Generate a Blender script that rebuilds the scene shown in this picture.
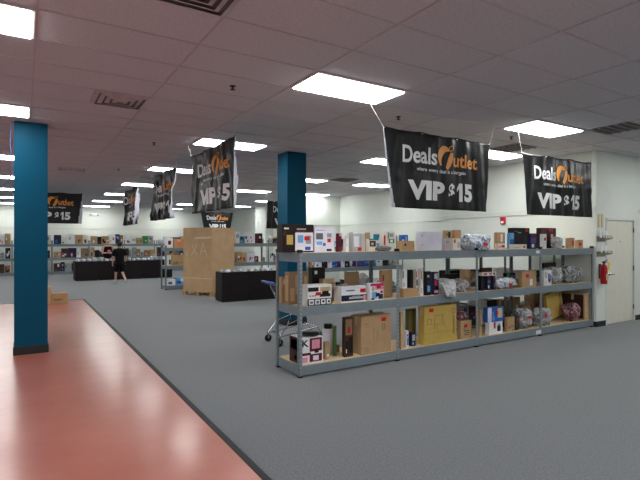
import bpy, bmesh, math, random
from mathutils import Vector, Matrix, noise
PI = math.pi
R = math.radians
sc = bpy.context.scene
for o in list(bpy.data.objects): bpy.data.objects.remove(o)
C = sc.collection

# ------------------------------------------------------------------ camera, world, exposure
CAMH = 1.66; CEIL = 3.37; FPX = 477.0; YAW = R(31.87)
cd = bpy.data.cameras.new('camera'); cam = bpy.data.objects.new('camera', cd); C.objects.link(cam)
cam.location = (0, 0, CAMH); cam.rotation_euler = (PI/2, 0, -YAW)
cd.sensor_width = 36; cd.lens = FPX/640*36; cd.clip_start = .05; cd.clip_end = 100
sc.camera = cam
w = bpy.data.worlds.new('world'); sc.world = w; w.use_nodes = True
w.node_tree.nodes['Background'].inputs[0].default_value = (.9, .95, 1, 1)
w.node_tree.nodes['Background'].inputs[1].default_value = .25
sc.view_settings.view_transform = 'Standard'; sc.view_settings.look = 'None'
sc.view_settings.exposure = 0.5; sc.view_settings.gamma = 1; sc.view_settings.use_curve_mapping = False
LAMP = 12.0                                   # radiance of the ceiling lamps' diffusers

# ------------------------------------------------------------------ materials
MATS = {}
def s2l(c): return tuple((v/255/12.92 if v <= 10 else ((v/255+.055)/1.055)**2.4) for v in c)
def mat(name, rgb, rough=.6, metal=0, var=.12, scale=8, bump=0, bscale=60, coat=0, spec=.5):
    """procedural material: base colour broken up by noise, optional noise bump"""
    if name in MATS: return MATS[name]
    m = bpy.data.materials.new(name); m.use_nodes = True; nt = m.node_tree; b = nt.nodes['Principled BSDF']
    c = s2l(rgb)
    tc = nt.nodes.new('ShaderNodeTexCoord'); n = nt.nodes.new('ShaderNodeTexNoise'); n.inputs['Scale'].default_value = scale; n.inputs['Detail'].default_value = 4
    nt.links.new(tc.outputs['Object'], n.inputs['Vector'])
    r = nt.nodes.new('ShaderNodeValToRGB'); r.color_ramp.elements[0].position = .3; r.color_ramp.elements[1].position = .7
    r.color_ramp.elements[0].color = (*[v*(1-var) for v in c], 1); r.color_ramp.elements[1].color = (*[min(1, v*(1+var)) for v in c], 1)
    nt.links.new(n.outputs['Fac'], r.inputs['Fac']); nt.links.new(r.outputs['Color'], b.inputs['Base Color'])
    b.inputs['Roughness'].default_value = rough; b.inputs['Metallic'].default_value = metal
    b.inputs['Coat Weight'].default_value = coat; b.inputs['Specular IOR Level'].default_value = spec
    if bump:
        n2 = nt.nodes.new('ShaderNodeTexNoise'); n2.inputs['Scale'].default_value = bscale; n2.inputs['Detail'].default_value = 5
        nt.links.new(tc.outputs['Object'], n2.inputs['Vector'])
        bp = nt.nodes.new('ShaderNodeBump'); bp.inputs['Strength'].default_value = bump; bp.inputs['Distance'].default_value = .25/bscale if bscale > 30 else .02
        nt.links.new(n2.outputs['Fac'], bp.inputs['Height']); nt.links.new(bp.outputs['Normal'], b.inputs['Normal'])
    MATS[name] = m; return m
def patches(name, cols, scale=14, rough=.35, bump=.3, interp='LINEAR'):
    """printed or see-through packaging: irregular patches of several colours"""
    if name in MATS: return MATS[name]
    m = bpy.data.materials.new(name); m.use_nodes = True; nt = m.node_tree; b = nt.nodes['Principled BSDF']
    tc = nt.nodes.new('ShaderNodeTexCoord'); n = nt.nodes.new('ShaderNodeTexNoise'); n.inputs['Scale'].default_value = scale; n.inputs['Detail'].default_value = 2; n.inputs['Distortion'].default_value = .5
    nt.links.new(tc.outputs['Object'], n.inputs['Vector'])
    r = nt.nodes.new('ShaderNodeValToRGB'); cr = r.color_ramp; cr.interpolation = interp
    k = len(cols)
    for i, c in enumerate(cols):
        p = .33+.34*i/k if i else 0
        e = cr.elements[i] if i < 2 else cr.elements.new(p)
        e.position = p; e.color = (*s2l(c), 1)
    nt.links.new(n.outputs['Fac'], r.inputs['Fac']); nt.links.new(r.outputs['Color'], b.inputs['Base Color'])
    b.inputs['Roughness'].default_value = rough
    n2 = nt.nodes.new('ShaderNodeTexNoise'); n2.inputs['Scale'].default_value = 25
    nt.links.new(tc.outputs['Object'], n2.inputs['Vector'])
    bp = nt.nodes.new('ShaderNodeBump'); bp.inputs['Strength'].default_value = bump; bp.inputs['Distance'].default_value = .02
    nt.links.new(n2.outputs['Fac'], bp.inputs['Height']); nt.links.new(bp.outputs['Normal'], b.inputs['Normal'])
    MATS[name] = m; return m
PAL = dict(white=(232,233,236), offwhite=(222,218,208), lavender=(222,220,236), grey=(150,152,155), midgrey=(96,99,104), black=(12,12,13), dark=(28,26,28),
  kraft=(182,150,112), darkkraft=(142,116,88), palekraft=(196,166,126), gold=(196,166,88), brown=(66,42,31), espresso=(32,19,17), red=(196,24,38), maroon=(100,16,36),
  magenta=(190,40,110), pink=(222,150,170), navy=(25,31,66), blue=(40,96,180), sky=(110,170,220), teal=(40,130,150), green=(50,140,70), olive=(96,104,52),
  purple=(94,60,130), yellow=(226,190,40), orange=(226,130,40), tan=(206,186,150), silver=(180,184,188))
def P(k): return mat('print_'+k, PAL[k], rough=.6 if k in ('kraft','darkkraft','palekraft','gold','tan') else .42, var=.07, spec=.3)

# ------------------------------------------------------------------ mesh builder
class MB:
    def __init__(s): s.v = []; s.f = []; s.mi = []; s.ms = []; s.sm = []
    def m(s, mt):
        if mt not in s.ms: s.ms.append(mt)
        return s.ms.index(mt)
    def add(s, vs, fs, mt, smooth=False):
        n = len(s.v); i = s.m(mt); s.v += [tuple(v) for v in vs]
        for f in fs: s.f.append([n+k for k in f]); s.mi.append(i); s.sm.append(smooth)
    def box(s, x0, x1, y0, y1, z0, z1, mt, M=None):
        vs = [Vector((x, y, z)) for z in (z0, z1) for y in (y0, y1) for x in (x0, x1)]
        if M: vs = [M @ v for v in vs]
        s.add(vs, [(0,2,3,1),(4,5,7,6),(0,1,5,4),(2,6,7,3),(0,4,6,2),(1,3,7,5)], mt)
    def tube(s, pts, r, mt, n=8, caps=True):
        pts = [Vector(p) for p in pts]; rs = r if isinstance(r, (list, tuple)) else [r]*len(pts); vs = []; fs = []
        for i, p in enumerate(pts):
            d = (pts[min(i+1, len(pts)-1)]-pts[max(i-1, 0)]).normalized()
            a = d.cross(Vector((0,0,1)) if abs(d.z) < .9 else Vector((1,0,0))).normalized(); b = d.cross(a)
            for k in range(n):
                t = 2*PI*k/n; vs.append(p+(a*math.cos(t)+b*math.sin(t))*rs[i])
        for i in range(len(pts)-1):
            for k in range(n):
                k2 = (k+1) % n; fs.append((i*n+k, i*n+k2, (i+1)*n+k2, (i+1)*n+k))
        s.add(vs, fs, mt, True)
        if caps: s.add(vs[:n], [tuple(range(n))[::-1]], mt); s.add(vs[-n:], [tuple(range(n))], mt)
    def lathe(s, prof, mt, c=(0,0,0), n=20, axis='z'):
        vs = []; fs = []
        for r, z in prof:
            for k in range(n):
                t = 2*PI*k/n; p = (r*math.cos(t), r*math.sin(t), z)
                if axis == 'y': p = (p[0], p[2], p[1])
                if axis == 'x': p = (p[2], p[0], p[1])
                vs.append((p[0]+c[0], p[1]+c[1], p[2]+c[2]))
        for i in range(len(prof)-1):
            for k in range(n):
                k2 = (k+1) % n; fs.append((i*n+k, i*n+k2, (i+1)*n+k2, (i+1)*n+k))
        fs.append(tuple(range(n))[::-1]); fs.append(tuple((len(prof)-1)*n+k for k in range(n)))
        s.add(vs, fs, mt, True)
    def build(s, name, parent=None, loc=None, rotz=0, bevel=0):
        me = bpy.data.meshes.new(name); me.from_pydata(s.v, [], s.f); me.update()
        for mt in s.ms: me.materials.append(mt)
        me.polygons.foreach_set('material_index', s.mi); me.polygons.foreach_set('use_smooth', s.sm)
        bm = bmesh.new(); bm.from_mesh(me); bmesh.ops.recalc_face_normals(bm, faces=bm.faces); bm.to_mesh(me); bm.free()
        o = bpy.data.objects.new(name, me); C.objects.link(o)
        if parent: o.parent = parent
        if loc: o.location = loc
        o.rotation_euler.z = rotz
        if bevel:
            b = o.modifiers.new('bevel', 'BEVEL'); b.width = bevel; b.segments = 2; b.limit_method = 'ANGLE'
        return o
def tag(o, label, cat, group=None, kind=None):
    o['label'] = label; o['category'] = cat
    if group: o['group'] = group
    if kind: o['kind'] = kind
    return o
def thing(name, label, cat, loc=(0,0,0), rotz=0, group=None):
    o = bpy.data.objects.new(name, None); C.objects.link(o); o.location = loc; o.rotation_euler.z = rotz; o.empty_display_size = .1
    return tag(o, label, cat, group)
def struct(name, mb, bevel=0):
    o = mb.build(name, bevel=bevel); o['kind'] = 'structure'; return o

# a point of the place seen at pixel (x, y) of the photograph, on the plane Y = yy
FW = (math.sin(YAW), math.cos(YAW)); RT = (math.cos(YAW), -math.sin(YAW))
def xat(x, yy):
    u = (x-320)/FPX; return yy*(FW[0]+RT[0]*u)/(FW[1]+RT[1]*u)
def zat(x, y, yy):
    u = (x-320)/FPX; return CAMH+yy/(FW[1]+RT[1]*u)*(240-y)/FPX

# ------------------------------------------------------------------ shell materials
def carpet_mat():
    m = mat('carpet', (94,98,103), rough=.95, var=.3, scale=55, bump=.5, bscale=220, spec=.1); b = m.node_tree.nodes['Principled BSDF']; b.inputs['Sheen Weight'].default_value = .42; b.inputs['Sheen Roughness'].default_value = .45; return m
def red_mat():
    m = bpy.data.materials.new('painted_red_floor'); m.use_nodes = True; nt = m.node_tree; b = nt.nodes['Principled BSDF']
    tc = nt.nodes.new('ShaderNodeTexCoord'); n = nt.nodes.new('ShaderNodeTexNoise'); n.inputs['Scale'].default_value = 1.3; n.inputs['Detail'].default_value = 6
    r = nt.nodes.new('ShaderNodeValToRGB'); r.color_ramp.elements[0].position = .3; r.color_ramp.elements[1].position = .75
    r.color_ramp.elements[0].color = (*s2l((170,96,82)), 1); r.color_ramp.elements[1].color = (*s2l((184,112,98)), 1)
    nt.links.new(tc.outputs['Object'], n.inputs['Vector']); nt.links.new(n.outputs['Fac'], r.inputs['Fac']); nt.links.new(r.outputs['Color'], b.inputs['Base Color'])
    n2 = nt.nodes.new('ShaderNodeTexNoise'); n2.inputs['Scale'].default_value = 3.0; n2.inputs['Detail'].default_value = 2
    nt.links.new(tc.outputs['Object'], n2.inputs['Vector'])
    bp = nt.nodes.new('ShaderNodeBump'); bp.inputs['Strength'].default_value = .12; bp.inputs['Distance'].default_value = .05
    nt.links.new(n2.outputs['Fac'], bp.inputs['Height']); nt.links.new(bp.outputs['Normal'], b.inputs['Normal'])
    b.inputs['Roughness'].default_value = .3; b.inputs['Specular IOR Level'].default_value = .6; b.inputs['Coat Weight'].default_value = .5; b.inputs['Coat Roughness'].default_value = .18
    return m
CARPET = carpet_mat(); RED = red_mat()
WALL = mat('cream_wall', (221,226,219), rough=.7, var=.03, scale=2)
TRIM = mat('cream_trim', (214,218,211), rough=.5, var=.03)
TILE = mat('ceiling_tile', (213,212,219), rough=.9, var=.08, scale=40, bump=.6, bscale=90, spec=.15)
GRID = mat('ceiling_grid_white', (198,192,197), rough=.5, var=.03)
BASE = mat('black_rubber_base', (28,28,32), rough=.6)
TEAL = mat('teal_paint', (2,74,101), rough=.5, spec=.12, var=.06, scale=3)
STEEL = mat('grey_rack_steel', (124,136,144), rough=.5, metal=.1, var=.06)
STEELD = mat('dark_slot', (70,76,82), rough=.5)
SLOT = mat('pale_slot', (165,170,172), rough=.5)
DECK = mat('particle_board', (206,182,146), rough=.8, var=.14, scale=60)
BLACKP = mat('black_plastic', (12,12,13), rough=.4, spec=.35)
CHROME = mat('chrome_wire', (190,194,198), rough=.25, metal=.9, var=.03)
DOORM = mat('door_paint', (222,219,206), rough=.5, var=.03)

# ------------------------------------------------------------------ setting
X_L, X_R, Y_F, Y_B = -7.0, 13.0, -5.0, 27.4
XR1 = 10.7; XA = 9.29; YBW = 4.95; YJ = 8.80
b = MB(); b.box(X_L, X_R, Y_F, Y_B, -.1, 0, CARPET); struct('floor', b)
b = MB(); b.box(-1.75, 1.40, Y_F, 14.75, 0, .006, RED); struct('floor_painted_red', b)
b = MB(); b.box(1.40, 1.455, Y_F, 14.80, 0, .011, BASE); b.box(-1.75, 1.40, 14.75, 14.80, 0, .010, BASE); b.box(-1.805, -1.75, Y_F, 14.80, 0, .011, BASE); struct('trim_1', b, .003)
b = MB(); b.box(X_L, X_R, Y_F, Y_B, CEIL+.004, CEIL+.12, TILE); struct('ceiling', b)
GX0 = .087; GY0 = 3.495; TX = 1.2192; TY = .6096
b = MB()
for k in range(-5, 11): b.box(GX0+TX*k-.008, GX0+TX*k+.008, Y_F, Y_B, CEIL-.004, CEIL+.004, GRID)
for k in range(-13, 39): b.box(X_L, X_R, GY0+TY*k-.007, GY0+TY*k+.007, CEIL-.004, CEIL+.004, GRID)
struct('trim_2', b)
b = MB(); b.box(X_L, X_R, Y_B, Y_B+.1, 0, CEIL, WALL); struct('wall_back', b)
b = MB(); b.box(XR1, XR1+.1, YJ, Y_B, 0, CEIL, WALL); struct('wall_right', b)
b = MB(); b.box(XA, XA+.12, YBW, YJ, 0, CEIL, WALL); b.box(XA, XR1+.1, YJ, YJ+.1, 0, CEIL, WALL); struct('wall_side', b)
DX0, DX1, DZ = 9.67, 10.70, 2.05
b = MB(); b.box(XA+.1201, DX0, YBW, YBW+.12, 0, CEIL, WALL); b.box(DX1, X_R, YBW, YBW+.12, 0, CEIL, WALL); b.box(DX0, DX1, YBW, YBW+.12, DZ, CEIL, WALL); struct('wall_front', b)
b = MB(); b.box(X_L-.1, X_L, Y_F, Y_B, 0, CEIL, WALL); struct('wall_left', b)
b = MB(); b.box(X_L, X_R, Y_F-.1, Y_F, 0, CEIL, WALL); struct('wall_rear', b)
b = MB(); b.box(X_R, X_R+.1, Y_F, YBW+.12, 0, CEIL, WALL); struct('wall_far_right', b)
b = MB(); b.box(8.9, XR1, 15.7, 17.5, 0, CEIL, WALL); struct('wall_block', b)
b = MB(); b.box(10.3, XR1, 21.7, 23.0, 0, CEIL, WALL); struct('wall_pilaster', b)
ZT = 2.25
b = MB()
b.box(X_L, XR1, Y_B-.02, Y_B, ZT-.025, ZT+.025, TRIM); b.box(XR1-.02, XR1, YJ+.1, Y_B, ZT-.025, ZT+.025, TRIM)
b.box(XA-.02, XA, YBW+.02, YJ+.02, ZT-.05, ZT+.05, TRIM); b.box(10.9, X_R, YBW-.02, YBW, ZT-.03, ZT+.03, TRIM); b.box(8.9, XR1-.02, 15.68, 15.7, ZT-.025, ZT+.025, TRIM)
struct('trim_3', b, .004)
b = MB(); b.box(XA-.012, XA, YBW-.012, YJ, 0, .1, BASE); b.box(XA, DX0-.06, YBW-.012, YBW, 0, .1, BASE); b.box(DX1+.06, X_R, YBW-.012, YBW, 0, .1, BASE); struct('baseboard_front', b)
b = MB(); b.box(X_L, XR1, Y_B-.012, Y_B, 0, .1, BASE); b.box(XR1-.012, XR1, YJ+.1, 15.69, 0, .1, BASE); struct('baseboard_back', b)
# door
b = MB(); b.box(DX0+.004, DX1-.004, YBW+.012, YBW+.055, .008, DZ-.004, DOORM); door = struct('door_1', b, .003)
b = MB()
for x0, x1, z0, z1 in ((DX0-.05, DX0, 0, DZ+.05), (DX1, DX1+.05, 0, DZ+.05), (DX0, DX1, DZ, DZ+.05)): b.box(x0, x1, YBW-.014, YBW+.01, z0, z1, TRIM)
b.build('door_frame', door, bevel=.003)
for z in (.29, 1.08, 1.86):
    b = MB(); b.tube([(DX1, YBW-.004, z-.05), (DX1, YBW-.004, z+.05)], .012, STEELD); b.build('hinge', door)
b = MB(); b.lathe([(.03,0),(.03,-.012),(.012,-.014),(.012,-.05)], CHROME, (DX0+.09, YBW+.012, .99), 14, 'y'); b.tube([(DX0+.085, YBW-.035, .99), (DX0+.21, YBW-.035, .985)], .009, CHROME); b.build('lever_handle', door)
b = MB(); b.lathe([(.012,0),(.012,-.006)], STEELD, ((DX0+DX1)/2+.02, YBW+.012, 1.63), 10, 'y'); b.build('peephole', door)

# ------------------------------------------------------------------ columns
def column(x0, y0, label, wd=.42):
    t = thing('column', label, 'column', (x0+wd/2, y0+wd/2, 0), group='teal square columns')
    b = MB(); h = wd/2; b.box(-h, h, -h, h, 0, CEIL-.005, TEAL); b.build('shaft', t, bevel=.006)
    b = MB(); b.box(-h-.012, h+.012, -h-.012, h+.012, .006, .13, BASE); b.build('rubber_base', t, bevel=.006)
    return t
column(-.115, 8.10, 'teal square column standing on the red painted floor')
column(4.30, 8.10, 'teal square column rising behind the long grey rack on the carpet')
b = MB(); pts = [(-.135, 8.12, 3.36), (-.16, 8.1, 3.1), (-.15, 8.1, 2.85), (-.13, 8.1, 2.68), (-.16, 8.1, 2.55), (-.26, 8.1, 2.40), (-.36, 8.1, 2.34)]
b.tube(pts, .006, mat('blue_cable', (90,100,160), .5)); b.tube([(-.36,8.1,2.34), (-.40,8.1,2.335)], .03, BLACKP)
tag(b.build('cable'), 'thin blue cable hanging beside the teal column on the red floor', 'cable')

# ------------------------------------------------------------------ ceiling lamps and fittings
EM = bpy.data.materials.new('lamp_diffuser'); EM.use_nodes = True
eb = EM.node_tree.nodes['Principled BSDF']; eb.inputs['Base Color'].default_value = (.9,.9,.9,1); eb.inputs['Emission Color'].default_value = (.985, 1, .985, 1); eb.inputs['Emission Strength'].default_value = LAMP
FRAME = mat('lamp_frame_white', (225,222,218), rough=.4)
lamp0 = None
def lamp(ix, iy, label):
    global lamp0
    loc = (GX0+TX*(ix+.5), GY0+TY*(iy+.5), CEIL-.012)
    if lamp0 is None:
        t = thing('ceiling_light', label, 'ceiling light', loc, group='recessed ceiling lights')
        hx, hy = TX/2-.012, TY/2-.012; b = MB(); e = .022
        for x0,x1,y0,y1 in ((-hx,hx,-hy,-hy+e),(-hx,hx,hy-e,hy),(-hx,-hx+e,-hy+e,hy-e),(hx-e,hx,-hy+e,hy-e)): b.box(x0,x1,y0,y1,-.002,.014,FRAME)
        b.build('frame', t)
        b = MB(); b.box(-hx+e, hx-e, -hy+e, hy-e, -.012, .012, EM); b.build('diffuser', t); lamp0 = t; return
    t = lamp0.copy(); C.objects.link(t); t.location = loc; t['label'] = label
    for ch in lamp0.children:
        c = ch.copy(); C.objects.link(c); c.parent = t
ORD = ['first','second','third','fourth','fifth','sixth','seventh','eighth','ninth','tenth','eleventh','twelfth','thirteenth','fourteenth','fifteenth']
for i, iy in enumerate((1, 7, 13, 19, 25, 31, 37)): lamp(2, iy, 'bright lamp in the middle ceiling row, %s from the front' % ORD[i])
for i, iy in enumerate((1, 6, 13, 19, 25, 31, 37)): lamp(-1, iy, 'bright lamp in the ceiling row at the left edge, %s from the front' % ORD[i])
for i, iy in enumerate((1, 7, 13, 19, 25, 31, 37)): lamp(5, iy, 'bright lamp in the ceiling row over the right banner, %s from the front' % ORD[i])
lamp(6, 4, 'bright lamp partly hidden between the two big front banners')
for i, iy in enumerate((13, 19, 25, 31)): lamp(7, iy, 'bright lamp in the ceiling row along the right wall, %s from the front' % ORD[i])
for ix, iy in ((8, -1), (8, -6), (11, -3), (1, -8), (4, -8), (-2, -8)): lamp(ix, iy, 'added ceiling lamp out of view, brightening the rack fronts and door wall')  # extra unseen lamps, added to brighten the rack fronts and door wall
for ix in (-4, -1, 2, 5):
    for iy in (-5, -11): lamp(ix, iy, 'added ceiling lamp out of view, brightening the rack fronts and door wall')
for iy in (1, 7, 13, 19, 25, 31, 37): lamp(-4, iy, 'bright ceiling lamp beyond the left edge of the view')

VENT = mat('vent_grey', (196,188,190), rough=.5, metal=.2); VDARK = mat('vent_dark', (122,114,117), rough=.8)
def square_vent(x0, y0, x1, y1, label):
    cx, cy, hx, hy = (x0+x1)/2, (y0+y1)/2, (x1-x0)/2, (y1-y0)/2
    t = thing('ceiling_vent', label, 'air vent', (cx, cy, CEIL-.035), group='square ceiling vents')
    b = MB(); b.box(-hx, hx, -hy, hy, .030, .038, VDARK); b.build('backing', t)
    for k in range(4):
        s0 = 1-k*.24; s1 = s0-.14; zz0 = .028-.004*k
        b = MB(); rings = []
        vs = []
        for s, z in ((s0, zz0), (s1, zz0-.018), (s1-.01, zz0-.014), (s0-.01, zz0+.003)):
            vs += [(-hx*s, -hy*s, z), (hx*s, -hy*s, z), (hx*s, hy*s, z), (-hx*s, hy*s, z)]
        fs = []
        for i in range(4):
            j = (i+1) % 4
            for q in range(4): q2 = (q+1) % 4; fs.append((i*4+q, i*4+q2, j*4+q2, j*4+q))
        b.add(vs, fs, VENT); b.build('louvre_ring', t)
def slot_vent(x0, y0, x1, y1, label, n=5):
    t = thing('return_grille', label, 'air vent', ((x0+x1)/2, (y0+y1)/2, CEIL-.012), group='slatted ceiling grilles')
    hx, hy = (x1-x0)/2, (y1-y0)/2
    b = MB(); b.box(-hx, hx, -hy, hy, .004, .012, VDARK); b.build('backing', t)
    for k in range(n):
        y = -hy+2*hy*(k+.5)/n; M = Matrix.Translation((0, y, .0)) @ Matrix.Rotation(.5, 4, 'X')
        b = MB(); b.box(-hx, hx, -hy/n*.55, hy/n*.55, -.003, .003, VENT, M); b.build('slat', t)
square_vent(GX0+TX*.5, GY0+TY*4, GX0+TX, GY0+TY*5, 'louvred square vent in the ceiling in front of the left column')
square_vent(GX0+TX*.5, GY0-TY*1, GX0+TX, GY0-.0, 'louvred square vent at the top edge of the ceiling')
square_vent(GX0+TX*.5, GY0+TY*15, GX0+TX, GY0+TY*16, 'far louvred vent in the ceiling just right of the left column')
slot_vent(GX0+TX*6, GY0, GX0+TX*6.5, GY0+TY, 'slatted grey grille in the ceiling beside the right front lamp')
slot_vent(GX0+TX*6, GY0+TY*3, GX0+TX*6.5, GY0+TY*4, 'slatted grey grille in the ceiling between the two front banners')
slot_vent(GX0+TX*6, GY0+TY*12, GX0+TX*6.5, GY0+TY*13, 'distant slatted grille in the ceiling right of the second teal column')
SPR = mat('sprinkler_metal', (60,56,58), rough=.4, metal=.4)
for (ix, iy, lab) in ((1.55, 2.5, 'small dark sprinkler head in the ceiling before the middle banner'), (1.53, 8.5, 'small dark sprinkler head in the ceiling above the narrow banners'),
                 (3.56, 2.56, 'small dark sprinkler head in the ceiling above the largest banner'), (5.57, 2.55, 'small dark sprinkler head in the ceiling between the front banners'),
                 (1.53, 14.5, 'tiny far sprinkler head in the ceiling near the left column')):
    b = MB(); b.lathe([(.035,0),(.035,-.006),(.012,-.01),(.012,-.035),(.028,-.04),(.028,-.045)], SPR, (0,0,0), 12)
    tag(b.build('sprinkler_head', loc=(GX0+TX*ix, GY0+TY*iy, CEIL+.004)), lab, 'sprinkler', 'ceiling sprinkler heads')

# ------------------------------------------------------------------ banners
VINYL = mat('black_vinyl', (11,11,13), rough=.3, var=.1, bump=.2, bscale=4, coat=0, spec=.32)
VBACK = mat('white_vinyl_back', (205,207,222), rough=.45, var=.04)
LWHITE = mat('banner_white_ink', (226,226,228), rough=.45, var=.03); LORANGE = mat('banner_orange_ink', (228,148,52), rough=.45, var=.05)
STRING = mat('white_string', (214,210,206), rough=.7)
_txt = {}
def text_mesh(s, bold):
    if (s, bold) in _txt: return _txt[(s, bold)]
    cu = bpy.data.curves.new('t', 'FONT'); cu.body = s; cu.offset = bold; cu.resolution_u = 4; cu.fill_mode = 'FRONT'
    o = bpy.data.objects.new('t', cu); C.objects.link(o); dg = bpy.context.evaluated_depsgraph_get()
    me = bpy.data.meshes.new_from_object(o.evaluated_get(dg)); bpy.data.objects.remove(o); bpy.data.curves.remove(cu)
    bm = bmesh.new(); bm.from_mesh(me); bpy.data.meshes.remove(me)
    bmesh.ops.triangulate(bm, faces=bm.faces)
    for _ in range(2):
        es = [e for e in bm.edges if e.calc_length() > .16]
        if es: bmesh.ops.subdivide_edges(bm, edges=es, cuts=1); bmesh.ops.triangulate(bm, faces=bm.faces)
    vs = [v.co.copy() for v in bm.verts]; bm.verts.index_update(); fs = [[v.index for v in f.verts] for f in bm.faces]; bm.free()
    xs = [v.x for v in vs]; ys = [v.y for v in vs]; x0, x1, y0, y1 = min(xs), max(xs), min(ys), max(ys)
    r = [((v.x-x0)/(x1-x0), (v.y-y0)/(y1-y0)) for v in vs], fs
    _txt[(s, bold)] = r; return r
def banner(loc, rotz, label, W=2.0, H=1.0, amp=.02, seed=0, curl_l=.05, curl_r=0, hem=.0, strings=((0,.3),(1,.3)), pinch=0):
    """black vinyl sheet hung by its top corners; x along the writing, viewer on -y, origin at the centre of its top edge"""
    t = thing('hanging_banner', label, 'banner', loc, rotz, 'black sale banners hung from the ceiling')
    def disp(u, v):                           # u, v in 0..1, v up; folds fall from the fixings of the top edge
        d = 0
        for k, (f, ph) in enumerate(((3.1, .3), (7.3, 1.1), (13.7, 2.0))):
            d += amp*(1.0, .8, .28)[k]*math.sin(2*PI*f*(u+.08*(1-v)*math.sin(3*u+k))+ph+seed)*(.35+.65*(1-v)*(.6+.4*math.cos(5*u+seed)))
        d += amp*1.5*noise.noise((u*3.2+seed, v*2.4, seed*.7))+amp*.5*noise.noise((u*9+seed, v*7, 3+seed))
        if curl_l: d -= .16*max(0, (curl_l*(1.15-v)-u)/.1)
        if curl_r: d -= .16*max(0, (u-1+curl_r*(1.15-v))/.1)
        return d
    def pos(u, v, off=0):
        ww = W*(1-pinch*(1-v)); sag = .02*H*math.sin(PI*((u*3) % 1))*v
        return ((u-.5)*ww, disp(u, v)-off, -H*(1-v)-sag)
    nu, nv = 84, 34; vs = []; fs = []; mi = []
    for j in range(nv+1):
        for i in range(nu+1): vs.append(pos(i/nu, j/nv))
    b = MB(); black = []; white = []
    for j in range(nv):
        for i in range(nu):
            f = (j*(nu+1)+i, j*(nu+1)+i+1, (j+1)*(nu+1)+i+1, (j+1)*(nu+1)+i); u = (i+.5)/nu; v = (j+.5)/nv
            (white if (u < curl_l*(1.1-v) or u > 1-curl_r*(1.1-v)) else black).append(f)
    b.add(vs, black, VINYL, True); n0 = len(b.v)
    i2 = b.m(VBACK)
    for f in white: b.f.append(list(f)); b.mi.append(i2); b.sm.append(True)
    sh = b.build('vinyl_sheet', t)
    so = sh.modifiers.new('thickness', 'SOLIDIFY'); so.thickness = .0015; so.offset = 1
    def letters(name, s, u0, v0, u1, v1, mt, bold=.0):
        if s == '1': ps, ff = [(0,.7),(.45,1),(1,1),(1,.5),(1,0),(.42,0),(.42,.4),(.42,.72),(0,.52)], [(0,1,7,8),(1,2,3,7),(7,3,6),(6,3,4,5)]
        else: ps, ff = text_mesh(s, bold)
        b = MB()
        b.add([pos(u0+(u1-u0)*p[0], v0+(v1-v0)*p[1], .006) for p in ps], ff, mt, True)
        o = b.build(name, t); return o
    letters('deals_lettering', 'Deals', .16, .595, .465, .82, LWHITE, .022)
    letters('outlet_lettering', 'utlet', .632, .595, .865, .785, LORANGE, .022)
    for wd_, a, c in (('where', .285, .375), ('every', .39, .475), ('deal', .492, .556), ('is', .571, .592), ('a', .607, .622), ('bargain', .637, .745)):
        letters('slogan_word', wd_, a, .485 if 'y' in wd_ or 'g' in wd_ else .498, c, .533 if wd_ in ('every', 'a') else .548, LWHITE, .012)
    letters('price_lettering', 'VIP', .205, .115, .54, .375, LWHITE, .05)
    letters('price_lettering', '$', .583, .135, .645, .365, LWHITE, .03)
    letters('price_lettering', '1', .668, .12, .716, .375, LWHITE, .05)
    letters('price_lettering', '5', .732, .12, .82, .375, LWHITE, .05)
    # the O: an orange swing tag: a curved left arm, a leaning tag on the right, a thin string loop
    b = MB()
    def strip(path, wid, mt):
        vs = []; n = len(path)
        for i, (u, v) in enumerate(path):
            a = path[max(i-1,0)]; c = path[min(i+1,n-1)]; dx, dy = (c[0]-a[0])*2, (c[1]-a[1]); L = math.hypot(dx, dy) or 1
            wv = wid(i/(n-1)) if callable(wid) else wid
            vs += [pos(u-dy/L*wv/2, v+dx/L*wv, .006), pos(u+dy/L*wv/2, v-dx/L*wv, .006)]
        b.add(vs, [(2*i, 2*i+1, 2*i+3, 2*i+2) for i in range(n-1)], mt, True)
    arc = [(.548+.056*math.cos(a), .70+.135*math.sin(a)) for a in [R(55+i*13) for i in range(14)]]
    strip(arc, lambda q: .014+.04*math.sin(PI*min(1, q*1.05)), LORANGE)
    tagp = [(.562,.565), (.58,.62), (.596,.68), (.607,.74), (.610,.79)]
    strip(tagp, lambda q: .016+.03*math.sin(PI*(.12+.75*q)), LORANGE)
    b.build('tag_emblem', t)
    b = MB(); loop = [(.602+.02*math.cos(a)+.006*math.sin(a), .845+.035*math.sin(a)) for a in [2*PI*i/16 for i in range(17)]]
    strip(loop, .006, LORANGE); b.build('tag_string', t)
    zc = CEIL-loc[2]
    for (u, dx) in strings:
        p = pos(u, 1); b = MB(); b.tube([(p[0], p[1], p[2]-.01), (p[0]+dx, p[1], zc)], .0035, STRING, 6); b.build('string', t)
    for u in (.01, .33, .66, .99):
        p = pos(u, .975); b = MB(); b.lathe([(.012,-.004),(.012,.004)], CHROME, (p[0], p[1]-.003, p[2]), 10, 'y'); b.build('eyelet', t)
    return t
banner((4.89, 4.72, 3.11), 0, 'largest black banner in front, left of the other front banner', W=2.06, H=1.03, amp=.014, seed=1.2, pinch=.04, curl_l=.075, strings=((.0,-.22),(1,.1)))
banner((7.52, 4.62, 3.03), 0, 'black banner at right, hanging before the corner of the cream wall', W=1.98, H=.97, amp=.012, seed=3.1, curl_l=.06, strings=((.0,-.1),(1,.05)))
banner((2.47, 7.10, 3.10), -PI/2, 'sideways black banner beside the tall carton, nearest of the left row', W=2.04, H=.99, amp=.024, seed=2.0, curl_l=0, curl_r=.045, strings=((0,-.25),(1,.1)))
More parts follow.
